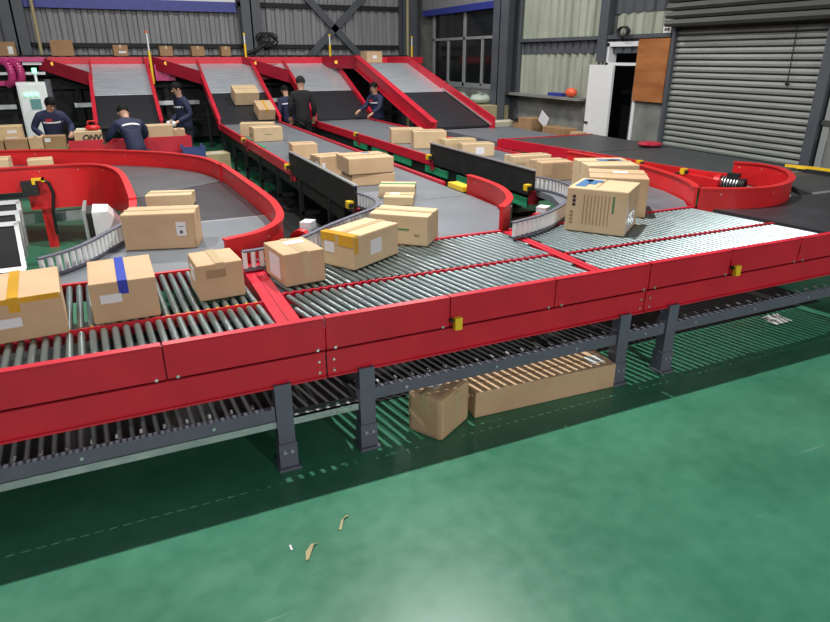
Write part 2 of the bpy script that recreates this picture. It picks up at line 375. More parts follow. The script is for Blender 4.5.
# ================================================================== MAIN ROLLER LINE
ZR = .95; RR = .0225; PITCH_R = .0675
YF = 3.60                      # front guard face
def roller_mesh(L, name, caps=True):
    mb = MB().cyl((0, 0, 0), (0, L, 0), RR, 14, 0, cap=True)
    mb.cyl((0, -.012, 0), (0, 0, 0), RR * .86, 10, 1); mb.cyl((0, L, 0), (0, L + .012, 0), RR * .86, 10, 1)
    mb.cyl((0, -.03, 0), (0, L + .03, 0), .006, 6, 2)
    return mb.mesh(name, [M['steel'], M['yellow'] if caps else M['dark'], M['dark']])
def section(x0, x1, ymid, skew, label, seams, low_seams, legs, stops, strip):
    R = root('roller_conveyor', ((x0 + x1) / 2, 4.4, 0), label, 'conveyor')
    o0 = R['_o']
    sk = math.tan(math.radians(skew))
    # guard plates
    for a, b in zip(seams[:-1], seams[1:]):
        gp_w = .014 if a > 2 else .006
        g = MB().bb(a + .004, b - gp_w, YF, YF + .02, .818, 1.045).bb(a + .004, b - gp_w, YF, YF + .055, 1.035, 1.048).bb(a + .004, b - gp_w, YF, YF + .04, .818, .826)
        gp = g.build('guard_plate', M['red'], R)
        for x, z in ((a + .06, .835), (b - .06, .835)):
            MB().cyl((x, YF + .002, z), (x, YF - .012, z), .010, 8).build('bolt', M['alu'], gp)
    for a, b in zip(low_seams[:-1], low_seams[1:]):
        g = MB().bb(a + .006, b - .006, YF + .022, YF + .042, .625, .808).bb(a + .006, b - .006, YF + .004, YF + .05, .615, .628).bb(a + .006, b - .006, YF + .008, YF + .04, .797, .806)
        gp = g.build('lower_guard_plate', M['red'], R)
        for x, z in ((a + .05, .74), (b - .05, .74), (a + .05, .66), (b - .05, .66)):
            MB().cyl((x, YF + .024, z), (x, YF + .01, z), .009, 8).build('bolt', M['alu'], gp)
    for s in seams[1:-1]:
        MB().bb(s - .028, s + .028, YF + .045, YF + .06, .64, 1.02).build('joint_plate', M['dred'], R)
    # side channels and mid rail
    MB().bb(x0, x1, 3.665, 3.69, .80, .945).build('side_channel', M['red'], R)
    MB().bb(x0, x1, 5.30, 5.335, .80, .955).build('side_channel', M['red'], R)
    mr = MB(); n = int((x1 - x0) / PITCH_R)
    pts = []
    for i in range(2 * n + 1):
        pts.append((x0 + i * (x1 - x0) / (2 * n), ymid + (.013 if i % 2 else -.013) * (0 if skew > -5 else 1)))
    mr.wall(pts, .016, .86, .952, smooth=False)
    mr.build('mid_rail', M['red'], R)
    # rollers
    Ln = (ymid - .04) - 3.71; Lf = 5.28 - (ymid + .04); c = math.cos(math.radians(skew))
    caps = x0 < 0; mn = roller_mesh(Ln / c, 'roller_near', caps); mf = roller_mesh(Lf / c, 'roller_far', caps)
    for (y0, L, me) in ((3.71, Ln, mn), (ymid + .04, Lf, mf)):
        ym = y0 + L / 2
        n = int((x1 - x0 + 1.0) / PITCH_R)
        for i in range(-8, n):
            xs = x0 + .04 + i * PITCH_R                     # roller axis at y = 4.4
            ya, yb = y0, y0 + L
            if xs > x1 - .02 and not strip: continue
            if strip or xs < x0 + .3:                       # rollers cut short at the straight divider plates
                lo, hi = x0 + .03, (x1 - .02 if strip else 99)
                q = sorted(((lo - xs) / sk + 4.4, (hi - xs) / sk + 4.4))
                ya = max(ya, q[0]); yb = min(yb, q[1])
            if yb - ya < .12: continue
            full = yb - ya > L - .001
            ob = bpy.data.objects.new('roller', me if full else roller_mesh((yb - ya) / c, 'roller_short', caps)); col.objects.link(ob); ob.parent = R
            ob.location = (Vector((xs + sk * (ya - 4.4), ya, ZR - RR)) - Vector(o0)) * S; ob.rotation_euler = (0, 0, -math.radians(skew))
    # dividing strip at right end
    if strip:
        a, b = strip
        MB().bb(a, b, 3.70, 5.28, .80, .948).bb((a + b) / 2 - .004, (a + b) / 2 + .004, 3.70, 5.28, .948, .951, 1).build('divider_plate', [M['red'], M['dred']], R)
    # lower return deck, rails, legs
    if x0 < 0:
        MB().bb(x0, 1.22, 3.655, 5.9, .385, .405).build('return_deck', M['black'], R)
        MB().bb(x0, 1.22, 3.612, 3.622, .315, .376).bb(x0, 1.22, 3.612, 3.66, .365, .376).build('deck_lip', M['galv'], R)
    MB().bb(x0, x1, 4.95, 4.99, .31, .46).build('lower_rail', M['grey'], R)
    ls = [x0] + sorted(legs) + [x1 + .02]
    for a, b in zip(ls[:-1], ls[1:]):
        if b - a < .12 or (abs(a - .70) < .05 or (x0 > .9 and x0 < 1 and b < 1.4)): continue
        rl = MB().bb(a + .06, b - .06, 3.605, 3.645, .375, .465).build('lower_rail', M['grey'], R)
        xm = a + .3
        while xm < b - .1:
            MB().cyl((xm, 3.607, .42), (xm, 3.595, .42), .011, 8).build('bolt', M['alu'], rl); xm += .75
        k = a + .1
        while k < b - .08:
            MB().bb(k, k + .018, 3.66, 3.70, .465, .475).build('idler_end', M['galv'], rl); k += PITCH_R * 2
    if x0 < 0: MB().bb(-.12, -.03, 4.0, 4.1, .405, .82).build('inner_post', M['grey'], R)
    for x in legs:
        lg = MB().bb(x - .055, x + .055, 3.585, 3.60, .14, .64).bb(x - .055, x - .04, 3.60, 3.68, .14, .64).bb(x + .04, x + .055, 3.60, 3.68, .14, .64).build('leg', M['grey'], R)
        ft = MB().bb(x - .062, x + .062, 3.575, 3.69, .02, .20).bb(x - .075, x + .075, 3.55, 3.71, 0, .02).build('foot', M['grey'], lg)
        for dx in (-.025, .025):
            MB().cyl((x + dx, 3.577, .14), (x + dx, 3.56, .14), .013, 8).build('bolt', M['alu'], ft)
        lb = MB().bb(x - .055, x + .055, 5.2, 5.28, 0, .82).build('leg', M['grey'], R)
        MB().bb(x - .03, x + .03, 3.68, 5.2, .55, .61).build('cross_beam', M['grey'], R)
    for x, z in stops:
        sb = MB().bb(x - .028, x + .028, YF - .05, YF - .012, z - .05, z + .04).build('sensor_box', M['yellow'], R)
        MB().cyl((x - .045, YF - .03, z + .02), (x - .045, YF, z + .02), .014, 8).build('cable_gland', M['dark'], sb)
    return R
section(-2.3, .76, 4.315, -2.6, 'left roller section carrying four cartons, nearest the viewer, with red guard', [-2.3, -.95, .03, 1.01], [-2.3, 1.01], [.70], [(-.92, .86)], (.76, .92))
section(.92, 3.40, 4.425, -11.5, 'middle roller section with slanted steel rollers between two red divider strips', [1.01, 1.92, 2.82, 3.76], [1.01, 3.76], [1.28, 3.55], [(1.965, .86)], (3.40, 3.50))
section(3.50, 6.25, 4.395, -11.5, 'right roller section with slanted rollers under the large printed carton', [3.76, 4.69, 5.58, 7.2], [3.76, 7.2], [4.08, 6.6], [(4.74, .87)], None)

# ================================================================== BELT CONVEYORS
ZB = .95
def slab(poly, z0, z1): return MB().prism([(x, y, z0) for x, y in poly], (0, 0, z1 - z0))
def posts(R, pts, h=.84, m='dark', wd=.07):
    for x, y in pts:
        MB().bb(x - wd / 2, x + wd / 2, y - wd / 2, y + wd / 2, .02, h).bb(x - .08, x + .08, y - .08, y + .08, 0, .02).build('leg', M[m], R)
def motor(R, x, y, z, a=0, c='galv', tb='white'):
    d = Vector((math.cos(a), math.sin(a), 0)); p = Vector((x, y, z))
    m = MB().cyl(p - d * .16, p + d * .12, .085, 14).cyl(p + d * .12, p + d * .17, .092, 14, 1).build('gear_motor', [M[c], M['dark']], R)
    MB().box(p + Vector((0, 0, .11)), (.15, .12, .08), a).build('terminal_box', M[tb], m)
    mb = MB()
    for k in range(6): q = p - d * (.13 - k * .04); mb.cyl(q, q + d * .012, .098, 14)
    mb.build('cooling_fins', M['galv'], m)
    MB().cyl(p - d * .24, p - d * .16, .11, 12).build('gearbox', M['red2'], m)
def stop_box(R, x, y, z, c='dred'):
    b = MB().bb(x - .04, x + .04, y - .04, y + .04, z - .03, z + .05).build('sensor_box', M['yellow'], R)
    MB().bb(x - .03, x + .03, y - .065, y - .045, z - .02, z + .03).build('sensor_lens', M['ink'], b)
    MB().bb(x + .04, x + .16, y - .06, y + .02, z - .22, z - .04).build('bracket', M[c], b)
def roller_arc(R, pts, z0=.985, z1=1.12, name='corner_roller_guard'):
    """curved guard of upright rollers held between two strips"""
    P = smooth_path([(x, y, 0) for x, y in pts], 6)
    p2 = [(q.x, q.y) for q in P]
    g = MB().wall(p2, .045, z1, z1 + .014).wall(p2, .04, z0 - .025, z0).build(name, [M['grey']], R)
    d = 0; last = P[0]; nxt = .04
    me = MB().cyl((0, 0, z0), (0, 0, z1), .021, 10).mesh('upright_roller', M['white'])
    for q in P[1:]:
        L = (q - last).length
        while nxt <= d + L:
            t = (nxt - d) / L; c = last.lerp(q, t)
            o = bpy.data.objects.new('upright_roller', me); col.objects.link(o); o.parent = g
            o.location = (Vector((c.x, c.y, 0)) - Vector(g['_o']) * 1) * S + Vector((0, 0, 0))
            nxt += .07
        d += L; last = q
    return g
def guard(R, pts, z0=.87, z1=1.17, t=.035, m='red2', k=5, name='curved_guard'):
    P = smooth_path([(x, y, 0) for x, y in pts], k) if k else [Vector((x, y, 0)) for x, y in pts]
    p2 = [(q.x, q.y) for q in P]
    g = MB().wall(p2, t, z0, z1).build(name, M[m], R)
    MB().wall(p2, t + .04, z1, z1 + .018).build('top_flange', M[m], g)
    i = 3
    while i < len(p2) - 1:
        x, y = p2[i]
        MB().ball((x, y, z1 - .06), .022, 8).build('bolt', M['alu'], g); i += 7
    return g

# ---- curved conveyor on the left
R1 = root('belt_conveyor', (.6, 8.3, 0), 'red walled curved belt conveyor behind the left rollers, a long carton on its black belt', 'conveyor')
outer = [(-4.2, 12.4), (-2.4, 12.35), (-1.32, 12.2), (-.34, 11.75), (.54, 11.05), (1.08, 10.2), (1.24, 9.4)]
guard(R1, outer)
guard(R1, [(1.26, 9.45), (1.32, 8.2), (1.36, 7.2), (1.36, 6.5), (1.26, 5.85), (1.0, 5.45), (.66, 5.28)])
inner = [(-.95, 10.28), (-.62, 10.25), (-.36, 10.10), (-.18, 9.75), (-.07, 9.2), (-.02, 8.5), (.02, 7.4)]
guard(R1, [(-4.2, 10.32), (-2.5, 10.3), (-1.31, 10.28)], .84, 1.17, m='red2', k=0, name='side_guard')
guard(R1, [(-1.31, 10.28)] + inner, .58, 1.17, name='curved_guard')
guard(R1, [(.02, 7.42), (.0, 6.9)], .8, 1.15, k=0, name='side_guard')
inn = [(q.x + .03, q.y + .05) for q in smooth_path([(x, y, 0) for x, y in [(-4.2, 10.32)] + inner[:-1]], 4)]
out = [(q.x - .03, q.y - .05) for q in smooth_path([(x, y, 0) for x, y in outer], 4)]
slab(out + inn[::-1], ZB - .08, ZB).build('curve_belt', M['beltcurve'], R1)
slab([(-.02, 8.55), (1.27, 9.35), (1.34, 7.0), (.0, 7.0)], ZB - .09, ZB - .004).build('straight_belt', M['beltblk'], R1)
slab([(-.14, 6.98), (1.34, 6.98), (1.34, 6.4), (1.2, 5.8), (.66, 5.34), (-1.0, 5.34), (-.45, 5.85), (-.18, 6.5)], ZB - .08, ZB - .002).build('transfer_belt', M['belt2'], R1)
MB().bb(-.14, 1.34, 6.96, 7.0, ZB - .06, ZB + .003).build('joint_strip', M['alu'], R1)
roller_arc(R1, [(-.01, 6.9), (-.10, 6.5), (-.25, 6.18), (-.41, 5.86), (-.56, 5.66), (-.74, 5.52)])
posts(R1, [(-.05, 7.2), (1.25, 7.0), (1.2, 9.3), (-3.2, 11.9)])
for x, y in ((-1.13, 10.36), (-2.9, 10.4)):
    MB().bb(x - .06, x + .06, y - .05, y + .05, 0, .62).build('leg', M['red2'], R1)
MB().bb(-3, -.2, 11.0, 11.12, .22, .38).build('cross_beam', M['galv'], R1)
eb = MB().bb(-1.36, -1.16, 10.16, 10.24, .80, 1.0).build('emergency_stop', M['black'], R1)
MB().bb(-1.22, -1.06, 10.15, 10.24, 1.0, 1.03).bb(-1.22, -1.18, 10.15, 10.24, .95, 1.0).bb(-1.10, -1.06, 10.15, 10.24, .98, 1.03).build('yellow_bracket', M['yellow'], eb)
MB().tube([(-1.1, 10.18, 1.0), (-1.02, 10.18, .97), (-.99, 10.2, .8), (-1.05, 10.24, .5), (-1.06, 10.28, .2)], .022, 8).build('cable', M['black'], eb)
motor(R1, 1.62, 8.7, .72, .5, 'white'); motor(R1, 1.66, 6.35, .85, .9)

# ---- straight feeder belts
def feeder(xl, xr, y_end, y_top, label, dx_out, guard_y, motors, arc, outer_pts, exit_poly, seams, legsides=True):
    R = root('belt_conveyor', ((xl + xr) / 2, 11, 0), label, 'conveyor')
    ys = [y_top] + seams + [y_end]
    for i, (a, b) in enumerate(zip(ys[:-1], ys[1:])):
        slab([(xl + .03, b + .012), (xr - .03, b + .012), (xr - .03, a - .012), (xl + .03, a - .012)], ZB - .08, ZB).build('belt', M['belt2'], R)
    slab(exit_poly, ZB - .08, ZB).build('exit_belt', M['belt2'], R)
    for s in seams: MB().bb(xl, xr, s - .012, s + .012, ZB - .06, ZB - .012).build('joint_strip', M['dark'], R)
    g0, g1 = guard_y
    MB().bb(xl - .04, xl + .01, g1, y_top, .82, .985).build('side_rail', M['red'], R)
    MB().bb(xr - .01, xr + .04, y_end + .8, y_top, .82, .985).build('side_rail', M['red'], R)
    MB().bb(xl + .02, xr - .02, y_end + .6, y_top, .62, .84).build('under_tray', M['black'], R)
    # black side panel with alu edge
    n = 3; L = (g1 - g0) / n
    for i in range(n):
        p = MB().bb(xl - .05, xl - .015, g0 + i * L + .005, g0 + (i + 1) * L - .005, .86, 1.20).build('side_panel', M['dark'], R)
        MB().bb(xl - .06, xl - .005, g0 + i * L, g0 + (i + 1) * L, 1.20, 1.215).build('edge_strip', M['alu'], p)
    y = y_end + 1.2
    while y < y_top:
        posts(R, [(xl + .02, y), (xr - .02, y)], wd=.06); 
        MB().bb(xl, xr, y - .03, y + .03, .25, .31).build('cross_beam', M['dark'], R); y += 1.55
    for yy in (g0 + .05, g1 - .05, (g1 + y_top) / 2):
        stop_box(R, xl - .1, yy, .97)
    roller_arc(R, arc)
    guard(R, outer_pts)
    for mx, my, mz, a in motors: motor(R, mx, my, mz, a)
    return R
RB2 = feeder(2.45, 4.0, 7.0, 17.6, 'grey feeder belt below the second chute, black side panel, stacked cartons on it', 0, (6.95, 10.1),
       [(4.30, 5.85, .86, .6)], [(2.43, 6.93), (2.48, 6.5), (2.36, 6.15), (2.05, 5.9), (1.65, 5.58), (1.3, 5.26), (1.0, 5.09), (.76, 5.05)],
       [(4.03, 7.15), (4.04, 6.8), (3.97, 6.25), (3.75, 5.72), (3.42, 5.36)],
       [(2.47, 7.0), (3.98, 7.0), (3.95, 6.3), (3.7, 5.7), (3.4, 5.35), (.8, 5.35), (1.5, 5.5), (2.1, 5.9), (2.4, 6.5)], [15.6, 13.2, 10.2])
MB().bb(3.97, 4.12, 7.18, 7.6, .96, 1.02).build('yellow_cover', M['yellow'], RB2)
RB3 = feeder(4.96, 6.55, 7.0, 17.6, 'grey feeder belt below the third chute, loaded with a row of light cartons', 0, (6.95, 10.1),
       [], [(4.94, 6.93), (5.02, 6.6), (4.93, 6.15), (4.58, 5.70), (4.06, 5.29), (3.7, 5.09), (3.3, 4.96)],
       [(6.58, 8.4), (6.66, 7.5), (6.66, 6.9), (6.5, 6.15), (6.28, 5.62), (6.06, 5.30)],
       [(4.98, 7.0), (6.62, 7.0), (6.46, 6.15), (6.24, 5.62), (6.02, 5.35), (3.5, 5.35), (4.3, 5.6), (4.65, 5.95), (4.9, 6.5)], [15.6, 13.2, 10.6])
for y in (6.9, 7.5): MB().cyl((4.5, y, .1), (4.5, y, .78), .06, 10).build('support_post', M['galv'], RB3)
for y0 in (7.1, 8.3, 9.5, 11.0, 12.2, 13.4): MB().bb(4.935, 4.97, y0, y0 + .85, .68, .80).build('green_beam', M['green'], RB3)
for y0 in (12.6, 13.9): MB().bb(2.50, 2.56, y0, y0 + .5, .955, .975).build('green_strip', M['green'], RB2)

# ---- wide dark belt along the right wall and the turn into the roller line
R4 = root('belt_conveyor', (8.4, 8.5, 0), 'wide charcoal belt with a red side rail running along the roller shutter', 'conveyor')
slab([(7.58, 9.15), (7.72, 7.6), (7.85, 6.75), (8.0, 6.5), (9.55, 6.5), (9.55, 9.15)], ZB - .05, 1.0).build('belt', M['belt'], R4)
slab([(7.27, 11.43), (7.57, 9.18), (9.55, 9.18), (9.55, 11.43)], ZB - .05, 1.002).build('belt', M['belt'], R4)
MB().bb(7.25, 9.2, 11.55, 14.3, .80, .93).build('belt', M['belt2'], R4)
MB().wall([(7.24, 11.45), (7.54, 9.2)], .06, .84, 1.03).build('side_rail', M['red'], R4)
MB().wall([(7.55, 9.17), (7.69, 7.6), (7.82, 6.75), (8.0, 6.35)], .06, .84, 1.03).build('side_rail', M['red2'], R4)
MB().bb(8.2, 8.25, 6.6, 9.6, .25, .86).build('green_skirt', M['green'], R4)
MB().bb(7.15, 9.6, 11.45, 11.5, .84, 1.015).build('end_rail', M['red'], R4)
posts(R4, [(7.38, 11.2), (7.66, 9.2), (9.4, 11.2), (9.4, 9.2), (7.4, 14), (9.0, 14)], .86)
slab([(8.32, 6.48), (9.75, 6.48), (10.3, 5.9), (10.3, 5.25), (8.1, 5.25), (8.4, 5.8)], ZB - .08, ZB - .005).build('turn_belt', M['belt'], R4)
slab([(6.2, 5.25), (10.3, 5.22), (10.3, 3.68), (6.45, 3.68)], ZB - .08, ZB - .006).build('straight_belt', M['beltblk'], R4)
slab([(8.42, 6.5), (9.75, 6.5), (9.75, 6.42), (8.45, 6.42)], ZB - .02, ZB + .003).build('joint_strip', M['alu'], R4)
slab([(8.12, 5.27), (10.3, 5.27), (10.3, 5.2), (8.08, 5.2)], ZB - .02, ZB + .003).build('joint_strip', M['alu'], R4)
guard(R4, [(6.08, 5.26), (6.45, 5.05), (6.95, 4.98), (7.5, 5.16), (7.95, 5.5), (8.22, 5.85), (8.28, 6.12), (8.24, 6.3), (8.1, 6.5)])
stop_box(R4, 7.50, 7.75, 1.02); stop_box(R4, 7.62, 6.95, 1.0)
mb = MB().bb(7.60, 7.74, 6.3, 6.95, .86, .98)
mb.build('bracket', M['red2'], R4); motor(R4, 7.80, 6.22, .93, -1.2, 'black', 'dark')
MB().tube([(7.58, 7.0, .98), (7.42, 6.95, .98), (7.36, 6.95, .85), (7.4, 6.98, .6)], .02, 8).build('cable', M['black'], R4)
MB().bb(9.55, 9.62, 5.0, 11.45, .80, 1.0).build('far_rail', M['dark'], R4)

# ================================================================== CHUTES AND PLATFORM
def chute(xl, xr, yb, yt, zb, zt, label, wing=True):
    R = root('parcel_chute', ((xl + xr) / 2, yb, 0), label, 'chute', None)
    sl = (zt - zb) / (yt - yb)
    zz = lambda y: zb + (y - yb) * sl
    ym = yb + (yt - yb) * (.46 if wing else .5)
    top_x = xl - (1.0 if wing else 0)
    yw = yb + (yt - yb) * .72
    e = (0, 0, -.05)
    MB().prism([(xl, yb, zb), (xr, yb, zb), (xr, ym, zz(ym)), (xl, ym, zz(ym))], e).build('lower_belt', M['chuteblk'], R)
    MB().prism([(xl, ym + .02, zz(ym) + .01), (xr, ym + .02, zz(ym) + .01), (xr, yt, zt), (xl, yt, zt)], e).build('steel_slide', M['sheet'], R)
    if wing: MB().prism([(xl - .02, yw, zz(yw)), (xl - .02, yt, zt), (top_x, yt, zt)], e).build('steel_slide', M['sheet'], R)
    def side(x, y0, y1, h0, h1, t, nm, m='red', drop=.10):
        return MB().prism([(x, y0, zz(y0) - drop), (x, y1, zz(y1) - drop), (x, y1, zz(y1) + h1), (x, y0, zz(y0) + h0)], (t, 0, 0)).build(nm, M[m], R)
    side(xr, yb - .1, yt + .1, .14, .14, .05, 'side_guard', 'red', .14)
    MB().prism([(xr - .02, yb - .1, zz(yb - .1) + .14), (xr + .07, yb - .1, zz(yb - .1) + .14), (xr + .07, yt, zt + .14), (xr - .02, yt, zt + .14)], (0, 0, .02)).build('top_flange', M['red'], R)
    side(xl - .05, yb - .1, yw if wing else yt, .14, .14, .05, 'side_guard', 'red', .14)
    MB().prism([(xl - .07, yb - .1, zz(yb - .1) + .14), (xl + .02, yb - .1, zz(yb - .1) + .14), (xl + .02, yw, zz(yw) + .14), (xl - .07, yw, zz(yw) + .14)], (0, 0, .02)).build('top_flange', M['red'], R)
    if wing:
        a = Vector((xl - .03, yw, 0)); b = Vector((top_x - .25, yt, 0)); d = (b - a).normalized(); q = Vector((-d.y, d.x, 0)) * .04
        MB().prism([(a.x, a.y, zz(yw) - .16), (b.x, b.y, 2.28), (b.x, b.y, 2.62), (a.x, a.y, zz(yw) + .20)], q).build('funnel_guard', M['dred'], R)
        c = a.lerp(b, .72)
        MB().cyl((c.x - .0, c.y - .06, 2.43), (c.x, c.y + .02, 2.43), .05, 10).build('amber_lamp', M['amber'], R)
        MB().prism([(xl - .01, yw, zz(yw)), (xl + .03, yw, zz(yw)), (xl + .03, yt, zt), (xl - .01, yt, zt)], (0, 0, .12)).build('divider_rib', M['red'], R)
    posts(R, [(xl + .1, yb + .2), (xr - .1, yb + .2), (xl + .1, yt - .3), (xr - .1, yt - .3)], zb - .1)
    for x in (xl + .1, xr - .1): MB().bb(x - .03, x + .03, yt - .34, yt - .26, zb - .1, zz(yt - .3) - .06).build('strut', M['dark'], R)
    return R
chute(-.46, 1.0, 17.9, 21.1, 1.0, 2.42, 'leftmost parcel chute, ending above the red sorting table')
chute(2.45, 4.0, 17.7, 21.1, 1.0, 2.42, 'parcel chute second from the left with two cartons sliding on it')
chute(5.05, 6.68, 17.7, 21.1, 1.0, 2.42, 'parcel chute third from the left, empty, behind the two workers')
# fourth chute: shallower, with channel guard on its left
def chute4():
    xl, xr, yb, yt, zb, zt = 6.98, 8.6, 14.25, 19.4, 1.0, 2.42
    R = root('parcel_chute', ((xl + xr) / 2, yb, 0), 'longest parcel chute, at the right near the window, with channel side guards', 'chute')
    zz = lambda y: zb + (y - yb) * (zt - zb) / (yt - yb)
    ym = 16.75; e = (0, 0, -.05)
    MB().prism([(xl, yb, zb), (xr, yb, zb), (xr, ym, zz(ym)), (xl, ym, zz(ym))], e).build('lower_belt', M['chuteblk'], R)
    MB().prism([(xl, ym, zz(ym)), (xr, ym, zz(ym)), (xr, yt, zt), (xl, yt, zt)], e).build('steel_slide', M['sheet'], R)
    MB().bb(xl, xr, yt, 21.1, zt - .05, zt).build('steel_slide', M['sheet'], R)
    MB().prism([(xr, yb - .2, zz(yb - .2) - .12), (xr, yt, zt - .12), (xr, yt, zt + .2), (xr, yb - .2, zz(yb) + .2)], (.05, 0, 0)).build('side_guard', M['red'], R)
    MB().bb(xr, xr + .05, yt, 21.1, zt - .1, zt + .2).build('side_guard', M['red'], R)
    MB().prism([(xr - .04, yb - .1, zz(yb - .1) + .03), (xr, yb - .1, zz(yb - .1) + .03), (xr, 16.9, zz(16.9) + .03), (xr - .04, 16.9, zz(16.9) + .03)], (0, 0, .03)).build('edge_strip', M['alu'], R)
    for dz0, dz1, x0, x1, nm in ((-.16, .20, xl - .06, xl - .01, 'side_guard'), (.20, .225, xl - .14, xl + .03, 'top_flange'), (-.17, -.145, xl - .14, xl - .01, 'bottom_flange')):
        MB().prism([(x0, yb - .25, zz(yb - .25) + dz0), (x0, yt, zt + dz0), (x0, yt, zt + dz1), (x0, yb - .25, zz(yb - .25) + dz1)], (x1 - x0, 0, 0)).build(nm, M['red'], R)
    MB().prism([(xl - .05, yt, zt - .16), (xl - .65, 21.0, 2.28), (xl - .65, 21.0, 2.62), (xl - .05, yt, zt + .22)], (.03, .03, 0)).build('funnel_guard', M['dred'], R)
    MB().cyl((xl - .42, 20.3, 2.45), (xl - .40, 20.42, 2.45), .05, 10).build('amber_lamp', M['amber'], R)
    posts(R, [(xl + .1, 15.2), (xr - .1, 15.2), (xl + .1, 18.6), (xr - .1, 18.6)], .98)
    MB().bb(xl + .06, xl + .14, 18.56, 18.64, .98, zz(18.6) - .06).build('strut', M['grey'], R)
    MB().bb(xl, xr, yb + .05, yb + .15, .85, .95).build('end_beam', M['dark'], R)
    return R
chute4()
PL = root('sorter_platform', (3.5, 21.8, 0), 'long raised sorter platform with red fascia above all the chutes', 'platform')
MB().bb(-9, 9.95, 21.15, 22.4, 2.50, 2.60).build('deck', M['belt'], PL)
xs = [-1.5, .95, 3.95, 6.65, 9.95]
for a, b in zip(xs[:-1], xs[1:]):
    MB().bb(a + .01, b - .01, 21.08, 21.15, 2.40, 2.60).build('fascia_panel', M['red'], PL)
MB().bb(-9, 9.95, 22.38, 22.45, 2.50, 2.66).build('back_edge', M['dark'], PL)
k = -3.0
while k < 9.3:
    MB().bb(k, k + .16, 21.2, 22.3, 2.6, 2.625).build('carrier_belt', M['black'], PL); k += .30
for x in (-2.6, -.9, 1.5, 3.0, 4.4, 6.0, 7.2, 9.2):
    MB().bb(x - .07, x + .07, 21.5, 21.64, 0, 2.5).build('leg', M['dark'], PL)
for z0, z1 in ((1.25, 1.37),):
    for a, b in ((-3.4, -2.5), (-2.4, -1.9), (-1.05, .4), (1.05, 2.4), (4.05, 5.0)): MB().bb(a, b, 21.30, 21.38, z0, z1).build('silver_beam', M['galv'], PL)
MB().bb(-5, 9.3, 22.0, 22.1, .2, 2.45).build('shade_panel', M['black'], PL)  # black panel standing in for the unlit dark beneath the platform
for z in (.75, 1.75, 2.1): MB().bb(-4, 9.2, 21.40, 21.5, z, z + .09).build('frame_beam', M['dark'], PL)
# magenta end loop of the sorter
LP = root('sorter_end_cover', (-2.4, 20.9, 0), 'glossy magenta curved covers at the left end of the platform', 'machine cover')
for x in (-2.42,):
    pts = [(x - .18, 20.95, 2.5), (x - .02, 20.85, 2.42), (x + .04, 20.82, 2.2), (x, 20.85, 2.0), (x - .12, 20.95, 1.9)]
    for dx, nm in ((0, 'rounded_cover'), (.22, 'rounded_cover')):
        mb = MB(); n = len(pts)
        P = smooth_path([(p[0] + dx, p[1], p[2]) for p in pts], 4)
        for a, b in zip(P[:-1], P[1:]): mb.cyl(a, b, .10, 10)
        mb.build(nm, M['pink'], LP)
MB().bb(-9, -1.52, 20.95, 21.1, 2.48, 2.60).build('top_rail', M['pink'], LP)
MB().bb(-9, -2.3, 20.95, 21.1, 1.88, 2.0).build('bottom_rail', M['pink'], LP)
MB().bb(-2.1, -1.55, 21.0, 21.1, 2.40, 2.47).build('white_rail', M['white'], LP)
MB().bb(-9, -1.6, 21.0, 21.06, 2.15, 2.22).build('white_rail', M['galv'], LP)
for x in (1.22, 4.3): MB().bb(x, x + .55, 21.0, 21.08, 1.95, 2.4).build('rear_cover', M['pink'] if x < 2 else M['dred'], LP)
# sensor poles
for i, (x, y, z0, z1, lb) in enumerate(((1.104, 20.2, 1.9, 3.27, 'tall yellow pole with an orange tip beside the leftmost chute'), (3.92, 21.12, 2.45, 3.28, 'yellow and white sensor pole on the platform in front of the middle column'), (6.63, 21.12, 2.45, 3.28, 'yellow sensor pole in front of the crossed braces'), (9.62, 21.3, 2.45, 3.26, 'yellow sensor pole beside the corner column'))):
    R = root('sensor_pole', (x, y, z0), lb, 'pole')
    MB().cyl((x, y, z0), (x, y, z0 + (z1 - z0) * .62), .035, 10).build('pole', M['yellow'], R)
    MB().cyl((x, y, z0 + (z1 - z0) * .62), (x, y, z1 - .06), .022, 8).build('upper_rod', M['white'], R)
    MB().cyl((x, y, z1 - .06), (x, y, z1), .032, 8).build('tip', M['orange'] if i == 0 else M['yellow'], R)
# control cabinet
R = root('control_cabinet', (-1.72, 18.1, 0), 'light grey control cabinet with lit panel behind the worker at the table', 'cabinet')
MB().bb(-2.02, -1.42, 17.95, 18.35, .05, 2.05).build('body', M['white'], R)
MB().bb(-1.42, -1.32, 17.98, 18.35, .05, 2.1).build('side_frame', M['column'], R)
dp = MB().bb(-1.99, -1.45, 17.93, 17.95, .1, 2.0).build('door', M['white'], R)
MB().bb(-1.80, -1.58, 17.915, 17.93, 1.45, 1.68).build('display', M['screen'], dp)
for x in (-1.86, -1.75, -1.64): MB().cyl((x, 17.90, 1.78), (x, 17.93, 1.78), .035, 10).build('indicator_lamp', M['led'], dp)
sl = MB().cyl((-1.6, 18.1, 2.05), (-1.6, 18.1, 2.25), .03, 8).build('signal_stem', M['white'], R)
MB().cyl((-1.6, 18.1, 2.25), (-1.6, 18.1, 2.36), .05, 10).build('signal_light', M['led'], sl)

